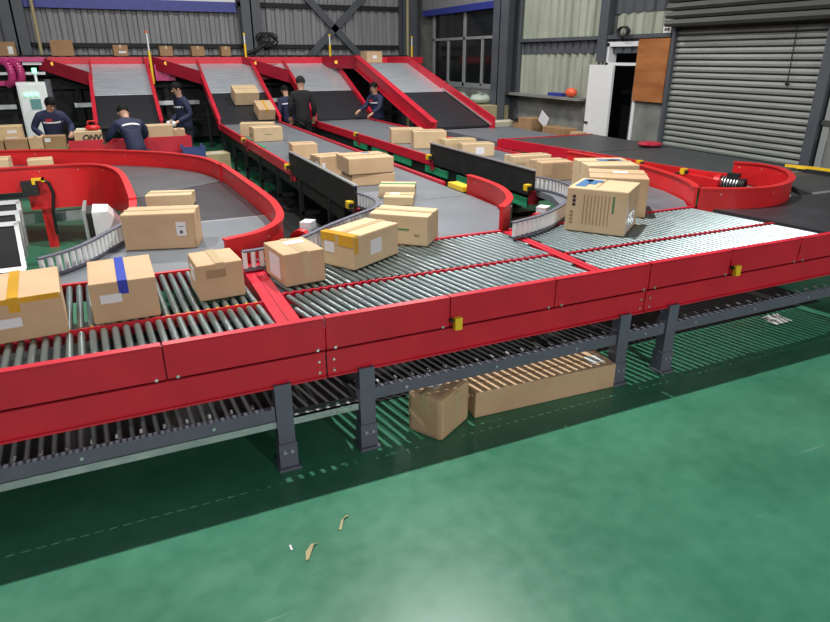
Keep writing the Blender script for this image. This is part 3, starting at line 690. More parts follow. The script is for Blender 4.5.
# sorting table (left back)
T = root('sorting_table', (-2.6, 14.7, 0), 'long table with a green edge where a worker sorts small cartons', 'table')
MB().bb(-5, -.98, 14.3, 15.1, .88, .94).build('table_top', M['cardC'], T)
MB().bb(-5, -.98, 14.27, 14.30, .86, .95).build('front_edge', M['green'], T)
for x in (-4.6, -1.1):
    for y in (14.4, 15.0): MB().bb(x - .04, x + .04, y - .04, y + .04, 0, .88).build('leg', M['dark'], T)
MB().bb(-5, -1.0, 14.32, 14.36, .2, .84).build('front_skirt', M['dred'], T)
T2 = root('sorting_table', (.2, 14.6, 0), 'red sided sorting table below the leftmost chute with two workers at it', 'table')
for a, b in ((-.94, .28), (.30, 1.36)): MB().bb(a, b, 14.30, 14.34, .62, 1.07).build('front_panel', M['red'], T2)
MB().bb(-.94, 1.36, 14.34, 15.6, .80, .86).build('table_top', M['dark'], T2)
for x in (-.9, 1.3):
    for y in (14.4, 15.5): MB().bb(x - .04, x + .04, y - .04, y + .04, 0, .8).build('leg', M['dark'], T2)
MB().bb(1.32, 1.36, 14.34, 15.6, .62, 1.0).build('end_panel', M['red'], T2)

# ================================================================== CARTONS
def bevel_box(w, d, h, r=.012, jit=.004):
    bm = bmesh.new(); bmesh.ops.create_cube(bm, size=1)
    for v in bm.verts:
        v.co.x *= w; v.co.y *= d; v.co.z = (v.co.z + .5) * h
        v.co += Vector((random.uniform(-jit, jit), random.uniform(-jit, jit), random.uniform(-jit, 0) if v.co.z > h / 2 else 0))
    bmesh.ops.bevel(bm, geom=list(bm.edges), offset=r, segments=2, profile=.6, affect='EDGES')
    for v in bm.verts: v.co *= S
    me = bpy.data.meshes.new('carton'); bm.to_mesh(me); bm.free(); return me
def carton(x, y, z, a, w, d, h, label, m='cardA', group=None, tape='tape', along=None, deco=(), tilt=None, cat='box', name='cardboard_box', r=.012, seam=True):
    me = bevel_box(w, d, h, r); me.materials.append(M[m])
    o = bpy.data.objects.new(name, me); col.objects.link(o)
    o.location = Vector((x, y, z + .002)) * S; o.rotation_euler = tilt if tilt else (0, 0, math.radians(a))
    tag(o, label, cat, group)
    e = .0025
    def local(mb, nm, mt):
        q = mb.build(nm, mt, o, (0, 0, 0)); return q
    alongx = (w >= d) if along is None else along == 'x'
    if seam:
        if alongx: local(MB().bb(-w / 2 + .015, w / 2 - .015, -.004, .004, h, h + .0012), 'flap_seam', M['inkfade'])
        else: local(MB().bb(-.004, .004, -d / 2 + .015, d / 2 - .015, h, h + .0012), 'flap_seam', M['inkfade'])
    if tape:
        t = .03
        mb = MB()
        if alongx:
            mb.bb(-w / 2, w / 2, -t, t, h - .001, h + e); mb.bb(-w / 2 - e, -w / 2 + .002, -t, t, h * .68, h + e); mb.bb(w / 2 - .002, w / 2 + e, -t, t, h * .68, h + e)
        else:
            mb.bb(-t, t, -d / 2, d / 2, h - .001, h + e); mb.bb(-t, t, -d / 2 - e, -d / 2 + .002, h * .68, h + e); mb.bb(-t, t, d / 2 - .002, d / 2 + e, h * .68, h + e)
        local(mb, 'packing_tape', M[tape])
    for (face, u, v, su, sv, mt, nm) in deco:
        # u,v centre as fractions of the face, su,sv size in drawing units
        mb = MB(); k = .004
        if face == 'F': mb.bb((u - .5) * w - su / 2, (u - .5) * w + su / 2, -d / 2 - k, -d / 2 + .004, v * h - sv / 2, v * h + sv / 2)
        if face == 'T': mb.bb((u - .5) * w - su / 2, (u - .5) * w + su / 2, (v - .5) * d - sv / 2, (v - .5) * d + sv / 2, h - .004, h + k)
        if face == 'L': mb.bb(-w / 2 - k, -w / 2 + .004, (.5 - u) * d - su / 2, (.5 - u) * d + su / 2, v * h - sv / 2, v * h + sv / 2)
        if face == 'R': mb.bb(w / 2 - .004, w / 2 + k, (u - .5) * d - su / 2, (u - .5) * d + su / 2, v * h - sv / 2, v * h + sv / 2)
        local(mb, nm, M[mt])
    return o
LBL = 'shipping_label'
B = .95
b1 = carton(-.78, 4.555, B, 4.8, .52, .60, .285, 'carton with yellow tape cut off by the left edge of the picture', 'cardB', tape='ytape', along='y', deco=[('F', .42, .45, .13, .06, 'paper', LBL), ('F', .5, .93, .50, .035, 'ytape', 'tape_band')])
b2 = carton(-.146, 4.63, B, 1.6, .416, .57, .282, 'carton with a strip of blue tape, on the left rollers', 'cardB', tape='btape', along='y', deco=[('F', .30, .60, .13, .06, 'paper', LBL)])
b3 = carton(.496, 4.69, B, 3.9, .326, .375, .272, 'plain small carton on the rollers left of the red divider strip', 'cardB', tape='tape', deco=[('F', .40, .72, .14, .06, 'inkfade', 'print'), ('L', .5, .62, .14, .10, 'paper', LBL)])
b4 = carton(1.115, 4.77, B, 8.0, .337, .43, .262, 'small carton with large white label on its left side, just past the divider', 'cardB', deco=[('L', .55, .5, .22, .18, 'paper', LBL), ('T', .6, .68, .16, .09, 'paper', LBL), ('F', .55, .55, .06, .20, 'tape', 'tape_patch')])
b5 = carton(1.769, 5.017, B, 30.4, .618, .365, .284, 'carton wrapped with yellow tape at one end, diagonal on the middle rollers', 'cardA', tape='tape', along='x', deco=[('T', .06, .5, .08, .36, 'ytape', 'tape_band'), ('L', .25, .88, .16, .07, 'ytape', 'tape_band'), ('L', .78, .84, .16, .09, 'ytape', 'tape_band'), ('L', .28, .6, .11, .10, 'paper', LBL), ('F', .48, .52, .15, .13, 'paper', LBL), ('F', .06, .72, .05, .14, 'ytape', 'tape_band')])
b6 = carton(2.37, 5.43, B, -42, .58, .386, .285, 'carton with a short green print behind the yellow taped one', 'cardA', deco=[('F', .55, .52, .16, .014, 'gtape', 'print'), ('F', .82, .35, .05, .02, 'inkfade', 'print')])
deco = [('F', .30 + .058 * k, .53, .005, .30, 'inkfade', 'printed_line') for k in range(8)] + \
       [('F', .13, v, .028, .03, 'ink', 'print') for v in (.80, .71, .62)] + [('F', .10, v, .03, .022, 'inkfade', 'print') for v in (.44, .36, .28, .20)] + \
       [('F', .78, .68, .016, .17, 'gtape', 'print'), ('R', .45, .28, .34, .16, 'film', 'film_wrap'), ('R', .04, .40, .03, .34, 'film', 'film_wrap'),
        ('T', .17, .5, .10, .42, 'bink', 'blue_print'), ('T', .29, .72, .16, .12, 'bink', 'blue_print'), ('T', .3, .5, .08, .1, 'bink', 'blue_print'), ('T', .45, .5, .004, .5, 'inkfade', 'printed_line')]
BIG = carton(4.43, 5.02, B, -53, .60, .60, .44, 'large printed carton with blue top print at the front of the right rollers', 'cardA', tape=None, deco=deco, seam=False)
carton(5.06, 5.54, B, -37.5, .625, .58, .43, 'big plain carton right behind the large printed one', 'cardB', deco=[('T', .55, .6, .16, .12, 'paper', LBL)])
carton(5.48, 6.24, B, -20.7, .636, .60, .44, 'big carton with blue and white label on top, behind the big plain one', 'cardA', deco=[('T', .62, .62, .30, .14, 'bink', 'blue_print'), ('T', .66, .58, .14, .09, 'paper', LBL)])
G3 = 'light cartons on the third feeder belt'
carton(5.95, 8.62, B, -2.4, .70, .30, .19, 'long low carton behind the far end of the black side panel', 'cardA', G3)
carton(5.62, 7.55, B, -8, .50, .40, .27, 'carton with pale flaps tucked behind the curved roller guard', 'cardB', G3)
carton(6.02, 7.12, B, -12, .30, .34, .22, 'smallest carton squeezed beside the big labelled one', 'cardB', G3)
carton(5.80, 10.05, B, -12.4, .60, .33, .224, 'carton with a white label on its front beside the black side panel', 'cardA', G3, deco=[('F', .55, .45, .16, .12, 'paper', LBL)])
carton(5.83, 10.80, B, -6.5, .64, .34, .217, 'flat carton with open pale flaps behind the white labelled one', 'cardP', G3)
carton(5.51, 11.41, B, -17, .64, .44, .323, 'plain square carton in front of the carton with the round logo', 'cardA', G3)
b15 = carton(5.42, 12.28, B, -17, .67, .43, .284, 'carton with a round black logo on its front', 'cardA', G3)
mb = MB()
for i in range(16):
    t0 = 2 * math.pi * i / 16; t1 = 2 * math.pi * (i + 1) / 16
    mb.add([(math.cos(t) * q * .85 + .16, -.218, .142 + math.sin(t) * q) for t in (t0, t1) for q in (.045, .075)], [(0, 1, 3, 2)])
mb.bb(.145, .175, -.219, -.217, .12, .165)
mb.build('logo', M['ink'], b15, (0, 0, 0))
G2 = 'cartons on the second feeder belt'
carton(3.12, 7.35, B, -28, .46, .32, .155, 'low carton with green tape on its top, near the end of the second belt', 'cardA', G2, tape='gtape')
carton(2.96, 6.93, B, -28, .36, .28, .11, 'very flat pale carton with a torn white flap', 'cardP', G2, deco=[('T', .35, .6, .12, .10, 'paper', LBL)])
carton(3.11, 8.42, B, -4, .62, .60, .16, 'lower carton of the stack of two on the second belt', 'cardB', G2)
carton(3.07, 8.41, B + .164, -1.4, .65, .595, .22, 'upper carton of the stack of two on the second belt', 'cardB', G2, deco=[('T', .6, .8, .12, .05, 'bink', 'print')])
carton(2.80, 9.22, B, 8, .46, .36, .30, 'carton with a white label behind the stack of two', 'cardB', G2, deco=[('F', .12, .5, .05, .11, 'paper', LBL), ('L', .7, .5, .10, .14, 'paper', LBL)])
carton(2.88, 11.0, B, -4, .44, .40, .262, 'small carton at the start of the black side panel of the second belt', 'cardB', G2)
carton(2.87, 14.82, B, -16, .75, .37, .28, 'carton at the top of the second belt, behind one with a green print', 'cardA', G2)
carton(2.834, 13.83, B, 2.3, .61, .45, .288, 'carton with a small green print on front, at the top of the second belt', 'cardA', G2, deco=[('F', .5, .5, .16, .012, 'gtape', 'print'), ('L', .4, .4, .14, .06, 'gtape', 'print')])
# first curved belt
carton(.235, 6.2, B, -15, .64, .33, .335, 'long carton with white barcode label on the black belt at left', 'cardB', deco=[('F', .80, .55, .085, .125, 'paper', LBL), ('F', .80, .62, .05, .008, 'ink', 'print'), ('F', .80, .47, .03, .03, 'ink', 'print')])
carton(.44, 8.0, B, -15, .52, .30, .15, 'low carton just behind the long barcode one', 'cardA')
carton(-1.85, 11.5, B, 0, .50, .40, .22, 'carton on the curved belt at the left edge behind the red guard', 'cardA')
carton(-1.18, 11.35, B, 4, .34, .3, .20, 'small pale carton on the curved belt behind the red guard', 'cardP')
# on chutes (resting on the slope)
sl = math.atan((2.42 - 1.0) / (21.1 - 17.7))
carton(3.34, 18.75, 1.0 + 1.05 * math.tan(sl) + .02, 0, .66, .50, .36, 'larger of the two cartons sliding down the second chute', 'cardA', tilt=(sl, 0, .05), tape=None)
carton(3.68, 17.95, 1.0 + .25 * math.tan(sl) + .02, 0, .45, .55, .30, 'carton with yellow top sliding at the foot of the second chute', 'cardB', tilt=(sl, 0, .05), tape='ytape', along='y')
carton(7.78, 20.4, 2.43, 8, .55, .45, .34, 'carton with yellow tape at the top of the longest chute', 'cardB', tape='ytape', deco=[('F', .5, .5, .15, .1, 'paper', LBL)])
# on the platform
GP = 'cartons riding on the raised platform'
for x0, x1, h, lb, m in ((-2.75, -2.26, .36, 'film wrapped carton on the platform at the left edge', 'cardC'), (-1.40, -.83, .42, 'largest carton on the platform, right of the left column', 'cardC'), (.20, .60, .30, 'carton on the platform left of the tall yellow pole', 'cardC'), (1.47, 1.84, .28, 'carton on the platform right of the tall yellow pole', 'cardC'), (2.38, 2.76, .28, 'carton on the platform midway to the middle column', 'cardC'), (3.26, 3.55, .28, 'carton on the platform left of the middle column', 'cardC')):
    o = carton((x0 + x1) / 2, 21.8, 2.625, 3, x1 - x0, .4, h, lb, m, GP, deco=[('F', .75, .4, .12, .2, 'film', 'film_wrap')] if x0 < -2 else ([('F', .6, .35, .2, .06, 'paper', LBL)] if abs(x0 - .2) < .01 else ()))
# on the sorting tables
GT = 'small cartons on the green edged table'
carton(-2.05, 14.85, .94, 0, .62, .4, .42, 'taller carton with torn labels at the back of the green edged table', 'cardP', GT, deco=[('F', .75, .75, .16, .06, 'paper', LBL), ('F', .72, .45, .20, .06, 'paper', LBL)])
carton(-2.22, 14.47, .94, 0, .36, .28, .20, 'leftmost low carton in front on the green edged table', 'cardC', GT)
carton(-1.83, 14.47, .94, 0, .38, .28, .205, 'second low carton in front on the green edged table', 'cardC', GT)
carton(-1.505, 14.50, .94, 2, .24, .26, .22, 'narrow carton between two wider ones on the green edged table', 'cardB', GT)
carton(-1.175, 14.48, .94, -3, .37, .28, .235, 'carton with a small white label at the right end of the green edged table', 'cardC', GT, deco=[('F', .2, .68, .10, .07, 'paper', LBL)])
bw = carton(-.58, 14.62, .86, 0, .50, .34, .36, 'carton with black lettering on the red sorting table', 'cardA', tape=None)
def text(parent, s, size, loc, nm='lettering', shear=.25, m='ink', rot=(math.pi / 2, 0, 0)):
    cu = bpy.data.curves.new('lettering', 'FONT'); cu.body = s; cu.size = size * S; cu.extrude = .001; cu.shear = shear; cu.offset = .007 * S; cu.align_x = 'CENTER'
    t = bpy.data.objects.new('tmp', cu); col.objects.link(t)
    dg = bpy.context.evaluated_depsgraph_get(); me = bpy.data.meshes.new_from_object(t.evaluated_get(dg)); bpy.data.objects.remove(t, do_unlink=True)
    me.materials.clear(); me.materials.append(M[m])
    o = bpy.data.objects.new(nm, me); col.objects.link(o); o.parent = parent; o.location = Vector(loc) * S; o.rotation_euler = rot
    return o
text(bw, 'ONV', .15, (.05, -.174, .19))
carton(-.68, 15.12, .86, 0, .26, .3, .36, 'pale open carton tucked behind the one with black lettering', 'cream', tape=None)
carton(.78, 14.7, .86, 3, .50, .4, .42, 'carton on the red table between the two workers', 'cardA')
carton(1.16, 14.62, .86, -3, .22, .3, .33, 'small carton at the right end of the red table', 'cardB')
R = tag(MB().ball((-.48, 14.66, 1.275), (.15, .11, .055), 12).tube([(-.56, 14.66, 1.30), (-.55, 14.66, 1.40), (-.41, 14.66, 1.40), (-.40, 14.66, 1.30)], .015, 6).build('red_bag', M['red2'], origin=(-.42, 14.95, 1.2)), 'small red bag lying on the carton with black lettering', 'bag')
# by the floor near workers
carton(1.95, 15.4, .0, 6, .55, .5, .55, 'film covered carton on the floor between the first two chutes', 'khaki', deco=[('T', .5, .4, .25, .2, 'film', 'film_wrap')])
R = root('plastic_crate', (1.33, 13.9, .0), 'dark blue plastic crate standing at the end of the red table', 'crate')
MB().bb(1.13, 1.52, 13.72, 14.1, .02, .06).build('crate_bottom', M['bluebin'], R)
for k in range(3):
    z = .1 + k * .28
    for q in ((1.13, 1.52, 13.70, 13.73), (1.13, 1.52, 14.09, 14.12), (1.11, 1.14, 13.70, 14.12), (1.51, 1.54, 13.70, 14.12)): MB().bb(*q, z, z + .2).build('crate_side', M['bluebin'], R)
for x in (1.13, 1.52):
    for y in (13.71, 14.11): MB().bb(x - .025, x + .025, y - .025, y + .025, 0, .92).build('crate_post', M['bluebin'], R)
# under the roller line
carton(1.873, 3.655, 0, 30.3, .40, .30, .345, 'worn taped carton standing on the floor under the roller line', 'cardB', r=.035, deco=[('F', .5, .5, .05, .30, 'tape', 'tape_band'), ('T', .55, .6, .2, .1, 'film', 'film_wrap')])
carton(2.826, 3.73, 0, -2.7, 1.32, .30, .225, 'long flat carton lying on the floor under the roller line', 'cardB', tape=None, deco=[('T', .9, .45, .14, .12, 'film', 'film_wrap')])

# ================================================================== ODDS AND ENDS
def sack(x, y, z, r, label, m='sack', name='plastic_sack', cat='sack'):
    mb = MB(); mb.ball((0, 0, r[2]), r, 16)
    vs = []
    for v in mb.v:
        k = 1 + .10 * math.sin(v[0] * 23 + v[2] * 17) * math.cos(v[1] * 19 + 1.3)
        vs.append((v[0] * k + x, v[1] * k + y, max(0, v[2] * k) + z))
    mb.v = vs; mb.cyl((x, y, z + r[2] * 1.9), (x + .02, y, z + r[2] * 2.15), r[0] * .25, 8, r2=r[0] * .4)
    return tag(mb.build(name, M[m], origin=(x, y, z)), label, cat)
carton(10.05, 16.75, 0, 0, .9, .8, 1.30, 'tall khaki carton against the wall beside the grey column', 'khaki', tape=None)
carton(9.9, 17.9, 0, 0, .8, .8, 1.05, 'brown carton below the window holding a sack', 'khaki', tape=None)
sack(9.95, 17.05, 1.30, (.36, .3, .14), 'flattened pale sack lying on the tall khaki carton')
sack(9.9, 18.1, 1.06, (.30, .28, .24), 'round pale green sack heaped below the window')
carton(9.75, 15.25, 0, 0, .95, .5, .98, 'cream carton with a dark mark at the far end of the wide belt', 'cream', tape=None, deco=[('F', .5, .85, .14, .05, 'inkfade', 'print')])
carton(9.95, 14.35, 0, 10, .5, .5, 1.12, 'brown open carton among rubbish by the concrete wall', 'cardC', tape=None)
tag(MB().box((9.97, 14.82, 1.035), (.50, .36, .06), .1).build('folded_cloth', M['black'], origin=(9.95, 14.75, 1.0)), 'black cloth lying across the cartons by the wall', 'cloth')
carton(10.0, 14.80, 0, 0, .5, .26, 1.0, 'carton hidden under the black cloth by the wall', 'cardC', tape=None)
tag(MB().box((9.95, 13.82, 1.12), (.02, .36, .28), 0, M4=Matrix.Rotation(.5, 3, 'X')).build('paper_sheet', M['paper'], origin=(9.95, 13.95, .95)), 'tilted white paper sheet among rubbish by the concrete wall', 'paper')
carton(10.0, 13.2, 0, 0, .4, .9, .98, 'dark brown low carton near the open white door', 'cardC', tape=None)
carton(10.1, 12.58, 0, 0, .3, .3, .92, 'small tan carton at the foot of the open door', 'cardB', tape=None)
tag(MB().bb(10.4, 10.58, 13.75, 14.35, 1.662, 1.74).build('tool_case', M['blue'], origin=(10.55, 14, 1.66)), 'flat blue case lying on the concrete sill', 'case')
h = MB().ball((10.42, 13.4, 1.775), (.12, .19, .115), 12); tag(h.build('hard_hat', M['orange'], origin=(10.55, 13.4, 1.66)), 'orange red hard hat left on the concrete sill', 'helmet')
tag(MB().ball((9.25, 9.35, 1.05), (.25, .22, .05), 14).ball((9.1, 9.3, 1.06), (.15, .13, .04), 10).build('red_cloth_bag', M['redcloth'], origin=(9.25, 9.35, 1.0)), 'flat red cloth bag lying on the wide dark belt', 'bag')
mb = MB().wall([(9.45, 6.65), (9.6, 6.3), (9.65, 6.0)], .03, .99, 1.04)
tag(mb.build('yellow_strip', M['yellow'], origin=(9.55, 6.3, .99)), 'bent yellow strip lying at the far side of the belt turn', 'strip')
tag(MB().cyl((10.5, 6.35, 1.1), (10.55, 6.3, 1.38), .09, 8, r2=.05).ball((10.5, 6.28, 1.36), (.08, .1, .1), 8).build('black_rag', M['black'], origin=(10.5, 6.3, 1.1)), 'black rag hung on the concrete wall right of the shutter', 'rag')
# equipment on the floor at left: stack of framed panels, white hood
R = root('monitor_stack', (-1.75, 8.6, 0), 'stack of black screened metal frames on the floor at the left edge', 'equipment')
for k, (y, z, t) in enumerate(((8.55, .50, .05), (8.8, .58, .06), (9.05, .66, .07))):
    c = Vector((-1.75, y, z)); Rm = Matrix.Rotation(1.25, 3, 'X')
    fr = MB()
    for off, sz in (((0, .27, 0), (.95, .05, .07)), ((0, -.27, 0), (.95, .05, .07)), ((-.46, 0, 0), (.05, .55, .07)), ((.46, 0, 0), (.05, .55, .07))):
        fr.box(c + Rm @ Vector(off), sz, M4=Rm)
    fr = fr.build('frame', M['alu'], R)
    MB().box(c + Rm @ Vector((0, 0, .0)), (.88, .5, .04), M4=Rm).build('black_panel', M['black'], fr)
MB().bb(-2.1, -1.35, 8.5, 9.3, .26, .32).build('pallet_deck', M['khaki'], R)
for x in (-2.0, -1.45):
    for y in (8.6, 9.2): MB().bb(x - .05, x + .05, y - .05, y + .05, 0, .26).build('pallet_leg', M['khaki'], R)
R = root('machine_hood', (-.5, 8.3, 0), 'white tapered monitor shaped housing with dark rim, standing inside the curve', 'machine hood')
mb = MB()
vs = [(-.44, 8.05, .36), (-.44, 8.05, .93), (-.44, 8.55, .93), (-.44, 8.55, .36), (-.27, 8.08, .92), (-.27, 8.52, .92), (-.27, 8.08, .36), (-.27, 8.52, .36), (-.12, 8.15, .50), (-.12, 8.15, .72), (-.12, 8.45, .72), (-.12, 8.45, .50)]
mb.add(vs, [(0, 6, 4, 1), (1, 4, 5, 2), (3, 2, 5, 7), (0, 3, 7, 6), (6, 8, 9, 4), (4, 9, 10, 5), (5, 10, 11, 7), (7, 11, 8, 6), (8, 11, 10, 9), (0, 1, 2, 3)])
mb.build('shell', M['white'], R)
MB().bb(-.50, -.44, 8.06, 8.54, .35, .92).build('dark_rim', M['black'], R)
MB().bb(-.535, -.50, 7.98, 8.62, .28, .97).build('front_bezel', M['alu'], R)
for x in (-.46, -.3):
    for y in (8.15, 8.45): MB().bb(x - .03, x + .03, y - .03, y + .03, 0, .37).build('stand_leg', M['dark'], R)
# black sheets standing in for floor shade between the belts and under the rollers
for x0, x1, y0, y1, lb in ((1.3, 4.1, 5.5, 13.0, 'black sheet standing in for floor shade between the curved conveyor and the second belt'), (4.15, 5.5, 5.5, 9.0, 'black sheet standing in for floor shade between the second and third belts'), (1.3, 7.0, 4.15, 5.45, 'black sheet standing in for floor shade under the middle and right roller sections')):
    tag(MB().bb(x0, x1, y0, y1, 0, .008).build('shade_sheet', M['black'], origin=((x0 + x1) / 2, (y0 + y1) / 2, 0)), lb, 'shade sheet')
# floor litter
def litter(x, y, pts, label, m='khaki', name='paper_scrap'):
    mb = MB(); n = len(pts)
    top = [(x + p[0], y + p[1], .006 + p[2]) for p in pts]; bot = [(q[0], q[1], q[2] - .004) for q in top]
    mb.add(top + bot, [tuple(range(n)), tuple(range(2 * n - 1, n - 1, -1))] + [(i, i + n, (i + 1) % n + n, (i + 1) % n) for i in range(n)])
    return tag(mb.build(name, M[m], origin=(x, y, 0)), label, 'litter')
litter(.60, 2.76, [(-.03, -.055, .002), (-.012, -.05, .0), (.045, .04, .012), (.075, .05, .002), (.03, .052, .006), (-.015, .0, .01)], 'larger torn paper scrap on the green floor')
litter(.85, 2.91, [(-.035, -.045, 0), (-.02, -.05, 0), (.02, .03, .006), (.055, .045, .004), (.045, .055, .002), (.0, .02, .004)], 'smaller paper scrap on the green floor')
litter(.52, 2.84, [(-.006, -.02, 0), (.006, -.02, 0), (.004, .02, .002), (-.006, .02, .001)], 'tiny white scrap beside the larger one', 'paper')
mb = MB(); bmx = []
for i in range(6):
    for j in range(5): bmx.append((6.05 + i * .05 - .12, 3.98 + j * .05 - .1, .008 + random.uniform(0, .05) * (1 if 0 < i < 5 and 0 < j < 4 else .1)))
mb.add(bmx, [(i * 5 + j, (i + 1) * 5 + j, (i + 1) * 5 + j + 1, i * 5 + j + 1) for i in range(5) for j in range(4)])
tag(mb.build('plastic_wrapper', M['film'], origin=(6.05, 3.98, 0)), 'crumpled clear plastic wrapper on the floor under the right section', 'litter')

# ================================================================== WORKERS
def skin_mesh(name, verts, edges, radii, mt, root_i=0, sub=1):
    me = bpy.data.meshes.new(name); me.from_pydata([Vector(v) * S for v in verts], edges, [])
    o = bpy.data.objects.new('tmp_skin', me); col.objects.link(o)
    md = o.modifiers.new('Skin', 'SKIN'); md.use_smooth_shade = True; md.branch_smoothing = .3
    sv = me.skin_vertices[0].data
    for i, r in enumerate(radii):
        r = r if isinstance(r, tuple) else (r, r)
        sv[i].radius = (r[0] * S, r[1] * S); sv[i].use_root = (i == root_i)
    o.modifiers.new('Subd', 'SUBSURF').levels = sub
    dg = bpy.context.evaluated_depsgraph_get(); dg.update()
    out = bpy.data.meshes.new_from_object(o.evaluated_get(dg)); bpy.data.objects.remove(o, do_unlink=True)
    out.materials.clear(); out.materials.append(mt)
    for p in out.polygons: p.use_smooth = True
    return out
def person(loc, face, label, lean=5, head=(0, 0), arms=None, k=1.0, top='navy', leg='dnavy', stripe=True, cap=False, gloves=False, collar=None, step=0.0):
    R = root('person', loc, label, 'person'); R.rotation_euler = (0, 0, math.radians(face))
    ln = math.radians(lean)
    def T(x, y, r):      # torso point: lateral, depth, height above pelvis
        return Vector((x, -math.sin(ln) * r + math.cos(ln) * y, 1.0 + math.cos(ln) * r + math.sin(ln) * y))
    pel = Vector((0, 0, 1.0)); spine = T(0, .0, .25); chest = T(0, 0, .48); neck = T(0, 0, .635)
    hp = math.radians(lean * .6 + head[0]); ht = math.radians(head[1])
    hd = Vector((math.sin(ht) * math.sin(hp), -math.sin(hp), math.cos(hp))).normalized()
    h0 = neck + hd * .10; h1 = neck + hd * .20; h2 = neck + hd * .29; h3 = neck + hd * .33
    fw = Vector((math.sin(ht), -math.cos(ht), 0)); fw = (fw - hd * fw.dot(hd)).normalized()
    V = [pel, spine, chest, neck, h0, h1 , h2, h3]; E = [(0, 1), (1, 2), (2, 3), (3, 4), (4, 5), (5, 6), (6, 7)]
    Rr = [(.12, .10), (.12, .09), (.14, .10), .062, .085, .108, .095, .045]
    J = dict(V=[pel + Vector((0, 0, -.17)), spine, chest, T(0, 0, .66)], E=[(0, 1), (1, 2), (2, 3)], R=[(.20, .17), (.195, .155), (.21, .15), .085])
    Tt = dict(V=[pel + Vector((0, 0, .04))], E=[], R=[(.175, .145)])
    arms = arms or {}
    gl = []
    for sgn, key in ((-1, 'R'), (1, 'L')):
        sh = T(sgn * .215, 0, .565)
        el, hn = arms.get(key, ((sgn * .29, .02, 1.24), (sgn * .27, -.14, .97)))
        el = Vector(el); hn = Vector(hn); d = (hn - el).normalized()
        wr = hn - d * .05
        i = len(V); V += [sh, el, wr, hn + d * .03]; E += [(2, i), (i, i + 1), (i + 1, i + 2), (i + 2, i + 3)]; Rr += [.075, .05, .036, (.042, .034)]
        side = d.cross(Vector((0, 0, 1))); side = side.normalized() if side.length > .1 else Vector((1, 0, 0))
        dn = d.cross(side).normalized()
        if dn.z > 0: dn = -dn
        for q, (o, L) in enumerate(((-.036, .075), (-.013, .088), (.012, .082), (.035, .066))):
            b = hn + d * .05 + side * o
            n = len(V); V += [b + d * L * .5, b + d * L * .85 + dn * L * .45]; E += [(i + 3, n), (n, n + 1)]; Rr += [.011, .009]
        n = len(V); th = hn + side * (-.055 * sgn); V += [th + d * .0, th + d * .045 + dn * .02]; E += [(i + 2, n), (n, n + 1)]; Rr += [.014, .010]
        j = len(J['V']); J['V'] += [sh, el, wr - d * .02]; J['E'] += [(2, j), (j, j + 1), (j + 1, j + 2)]; J['R'] += [.098, .074, .058]
        hip = Vector((sgn * .10, 0, .92)); kn = Vector((sgn * .12, -.05 + step * sgn, .52)); an = Vector((sgn * .12, .02 + step * sgn * 1.5, .10)); toe = an + Vector((sgn * .02, -.16, -.05))
        n = len(V); V += [hip, kn, an, toe]; E += [(0, n), (n, n + 1), (n + 1, n + 2), (n + 2, n + 3)]; Rr += [.09, .06, .045, .04]
        j = len(Tt['V']); Tt['V'] += [hip, kn, an]; Tt['E'] += [(0, j), (j, j + 1), (j + 1, j + 2)]; Tt['R'] += [.118, .09, .075]
        gl.append((hn, d))
        sm = MB(); c = (an + toe) * .5
        sm.ball((c.x, c.y - .02, .06), (.062, .15, .06), 12)
        so = sm.build('shoe', M['shoe'], R, (0, 0, 0)); so.scale = (k,) * 3
    def put(nm, me, parent=R):
        o = bpy.data.objects.new(nm, me); col.objects.link(o); o.parent = parent
        if parent is R: o.scale = (k,) * 3
        return o
    put('body', skin_mesh('body', V, E, Rr, M['skin'], 0, 1))
    jk = put('jacket', skin_mesh('jacket', J['V'], J['E'], J['R'], M[top], 0, 2))
    put('trousers', skin_mesh('trousers', Tt['V'], Tt['E'], Tt['R'], M[leg], 0, 2))
    Rh = Matrix((hd.cross(fw).normalized() * -1, -fw, hd)).transposed()
    c = neck + hd * .205
    def hpt(x, y, z): return c + Rh @ Vector((x, y, z))
    # hair: shell over the skull, open at the face
    mb = MB(); n = 16; rings = []
    for j in range(7):
        ph = math.pi * .62 * j / 6
        for i in range(n):
            t = 2 * math.pi * i / n
            x = .115 * math.sin(ph) * math.cos(t); y = .125 * math.sin(ph) * math.sin(t); z = .015 + .125 * math.cos(ph)
            if y < -.05 and z < .055: z = .055 + (z - .055) * .1; y = y * .97
            rings.append(hpt(x, y + .008, z))
    mb.add(rings, [(j * n + i, (j + 1) * n + i, (j + 1) * n + (i + 1) % n, j * n + (i + 1) % n) for j in range(6) for i in range(n)], 0, True)
    hr = mb.build('cap' if cap else 'hair', M['blk' if cap else 'hair'], R, (0, 0, 0)); hr.scale = (k,) * 3
    if cap:
        mb = MB(); mb.box(hpt(0, -.15, .055), (.16, .10, .014), M4=Rh); q = mb.build('cap_brim', M['blk'], hr, (0, 0, 0))
    fe = MB()
    for sx in (-.036, .036): fe.ball(hpt(sx, -.095, .01), .013, 8)
    q = fe.build('eyes', M['ink'], R, (0, 0, 0)); q.scale = (k,) * 3
    fe = MB().ball(hpt(0, -.105, -.03), (.016, .022, .028), 8)
    for sx in (-.102, .102): fe.ball(hpt(sx, .0, -.015), (.014, .024, .034), 8)
    q = fe.build('nose_and_ears', M['skin'], R, (0, 0, 0)); q.scale = (k,) * 3
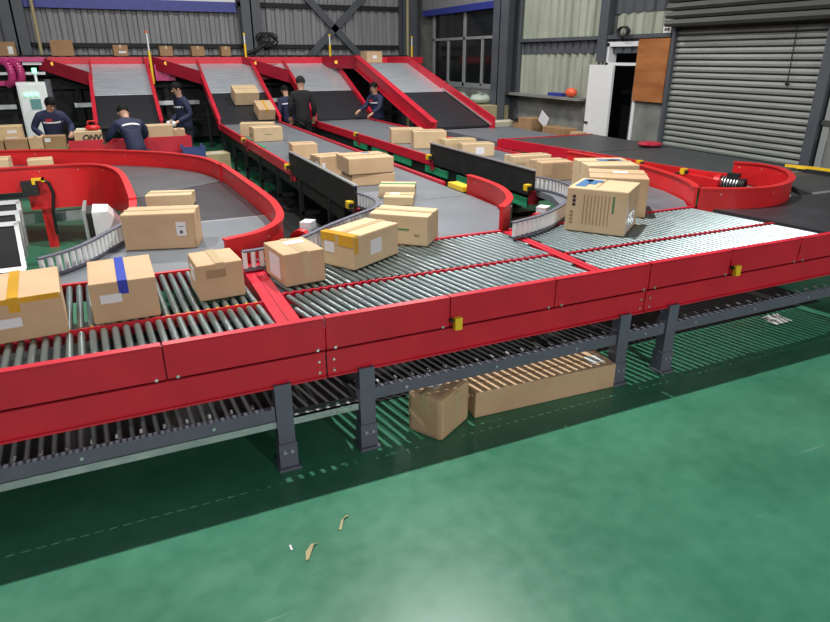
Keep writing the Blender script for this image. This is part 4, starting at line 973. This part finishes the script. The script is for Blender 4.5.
    if stripe:
        mb = MB(); n = 24; a = []; b = []
        for i in range(n):
            t = 2 * math.pi * i / n
            x, y = .225 * math.cos(t), .165 * math.sin(t)
            a.append(T(x, y, .43)); b.append(T(x, y, .465))
        mb.add(a + b, [(i, (i + 1) % n, (i + 1) % n + n, i + n) for i in range(n)])
        q = mb.build('reflective_stripe', M['stripe'], jk, (0, 0, 0))
    if collar:
        q = MB().box(T(-.06, -.15, .50), (.13, .03, .05), M4=Matrix.Rotation(ln, 3, 'X')).build('chest_patch', M[collar], jk, (0, 0, 0))
    if gloves:
        for hn, d in gl:
            q = MB().ball(hn + d * .035, (.055, .055, .065), 12).build('glove', M['stripe'], R, (0, 0, 0)); q.scale = (k,) * 3
    return R
person((-1.25, 15.42, 0), 8, 'worker in navy jacket with white chest stripe behind the green edged table', lean=14, head=(28, 18), arms={'R': ((-.36, -.10, 1.28), (-.20, -.42, 1.12)), 'L': ((.36, -.10, 1.28), (.28, -.52, 1.16))}, k=.97, collar='redcloth')
person((.27, 13.35, 0), 196, 'worker seen from behind bending over the red table', lean=38, head=(22, 0), arms={'R': ((-.34, -.42, 1.22), (-.30, -.80, 1.05)), 'L': ((.36, -.42, 1.22), (.34, -.80, 1.08))}, k=.98, leg='blk')
person((1.50, 16.6, 0), -72, 'worker with white gloves standing sideways between the first two chutes', lean=6, head=(14, 0), arms={'R': ((-.28, .0, 1.26), (-.20, -.30, 1.08)), 'L': ((.28, .02, 1.26), (.22, -.34, 1.10))}, k=1.05, gloves=True)
person((4.40, 18.1, 0), 190, 'worker in navy jacket with tied hair beside the black clad one', lean=8, head=(16, 10), k=.96, top='navy')
person((4.50, 17.0, 0), 170, 'worker in black clothes and cap seen from behind between two chutes', lean=4, head=(8, 0), k=1.09, top='blk', leg='blk', stripe=False, cap=True)
person((6.78, 17.3, 0), -70, 'worker leaning on the chute guard between the third and longest chutes', lean=10, head=(10, 0), arms={'R': ((-.30, -.22, 1.30), (-.24, -.55, 1.18)), 'L': ((.30, -.22, 1.30), (.22, -.5, 1.12))}, k=1.0, collar='redcloth')

for o in bpy.data.objects:
    if '_o' in o: del o['_o']
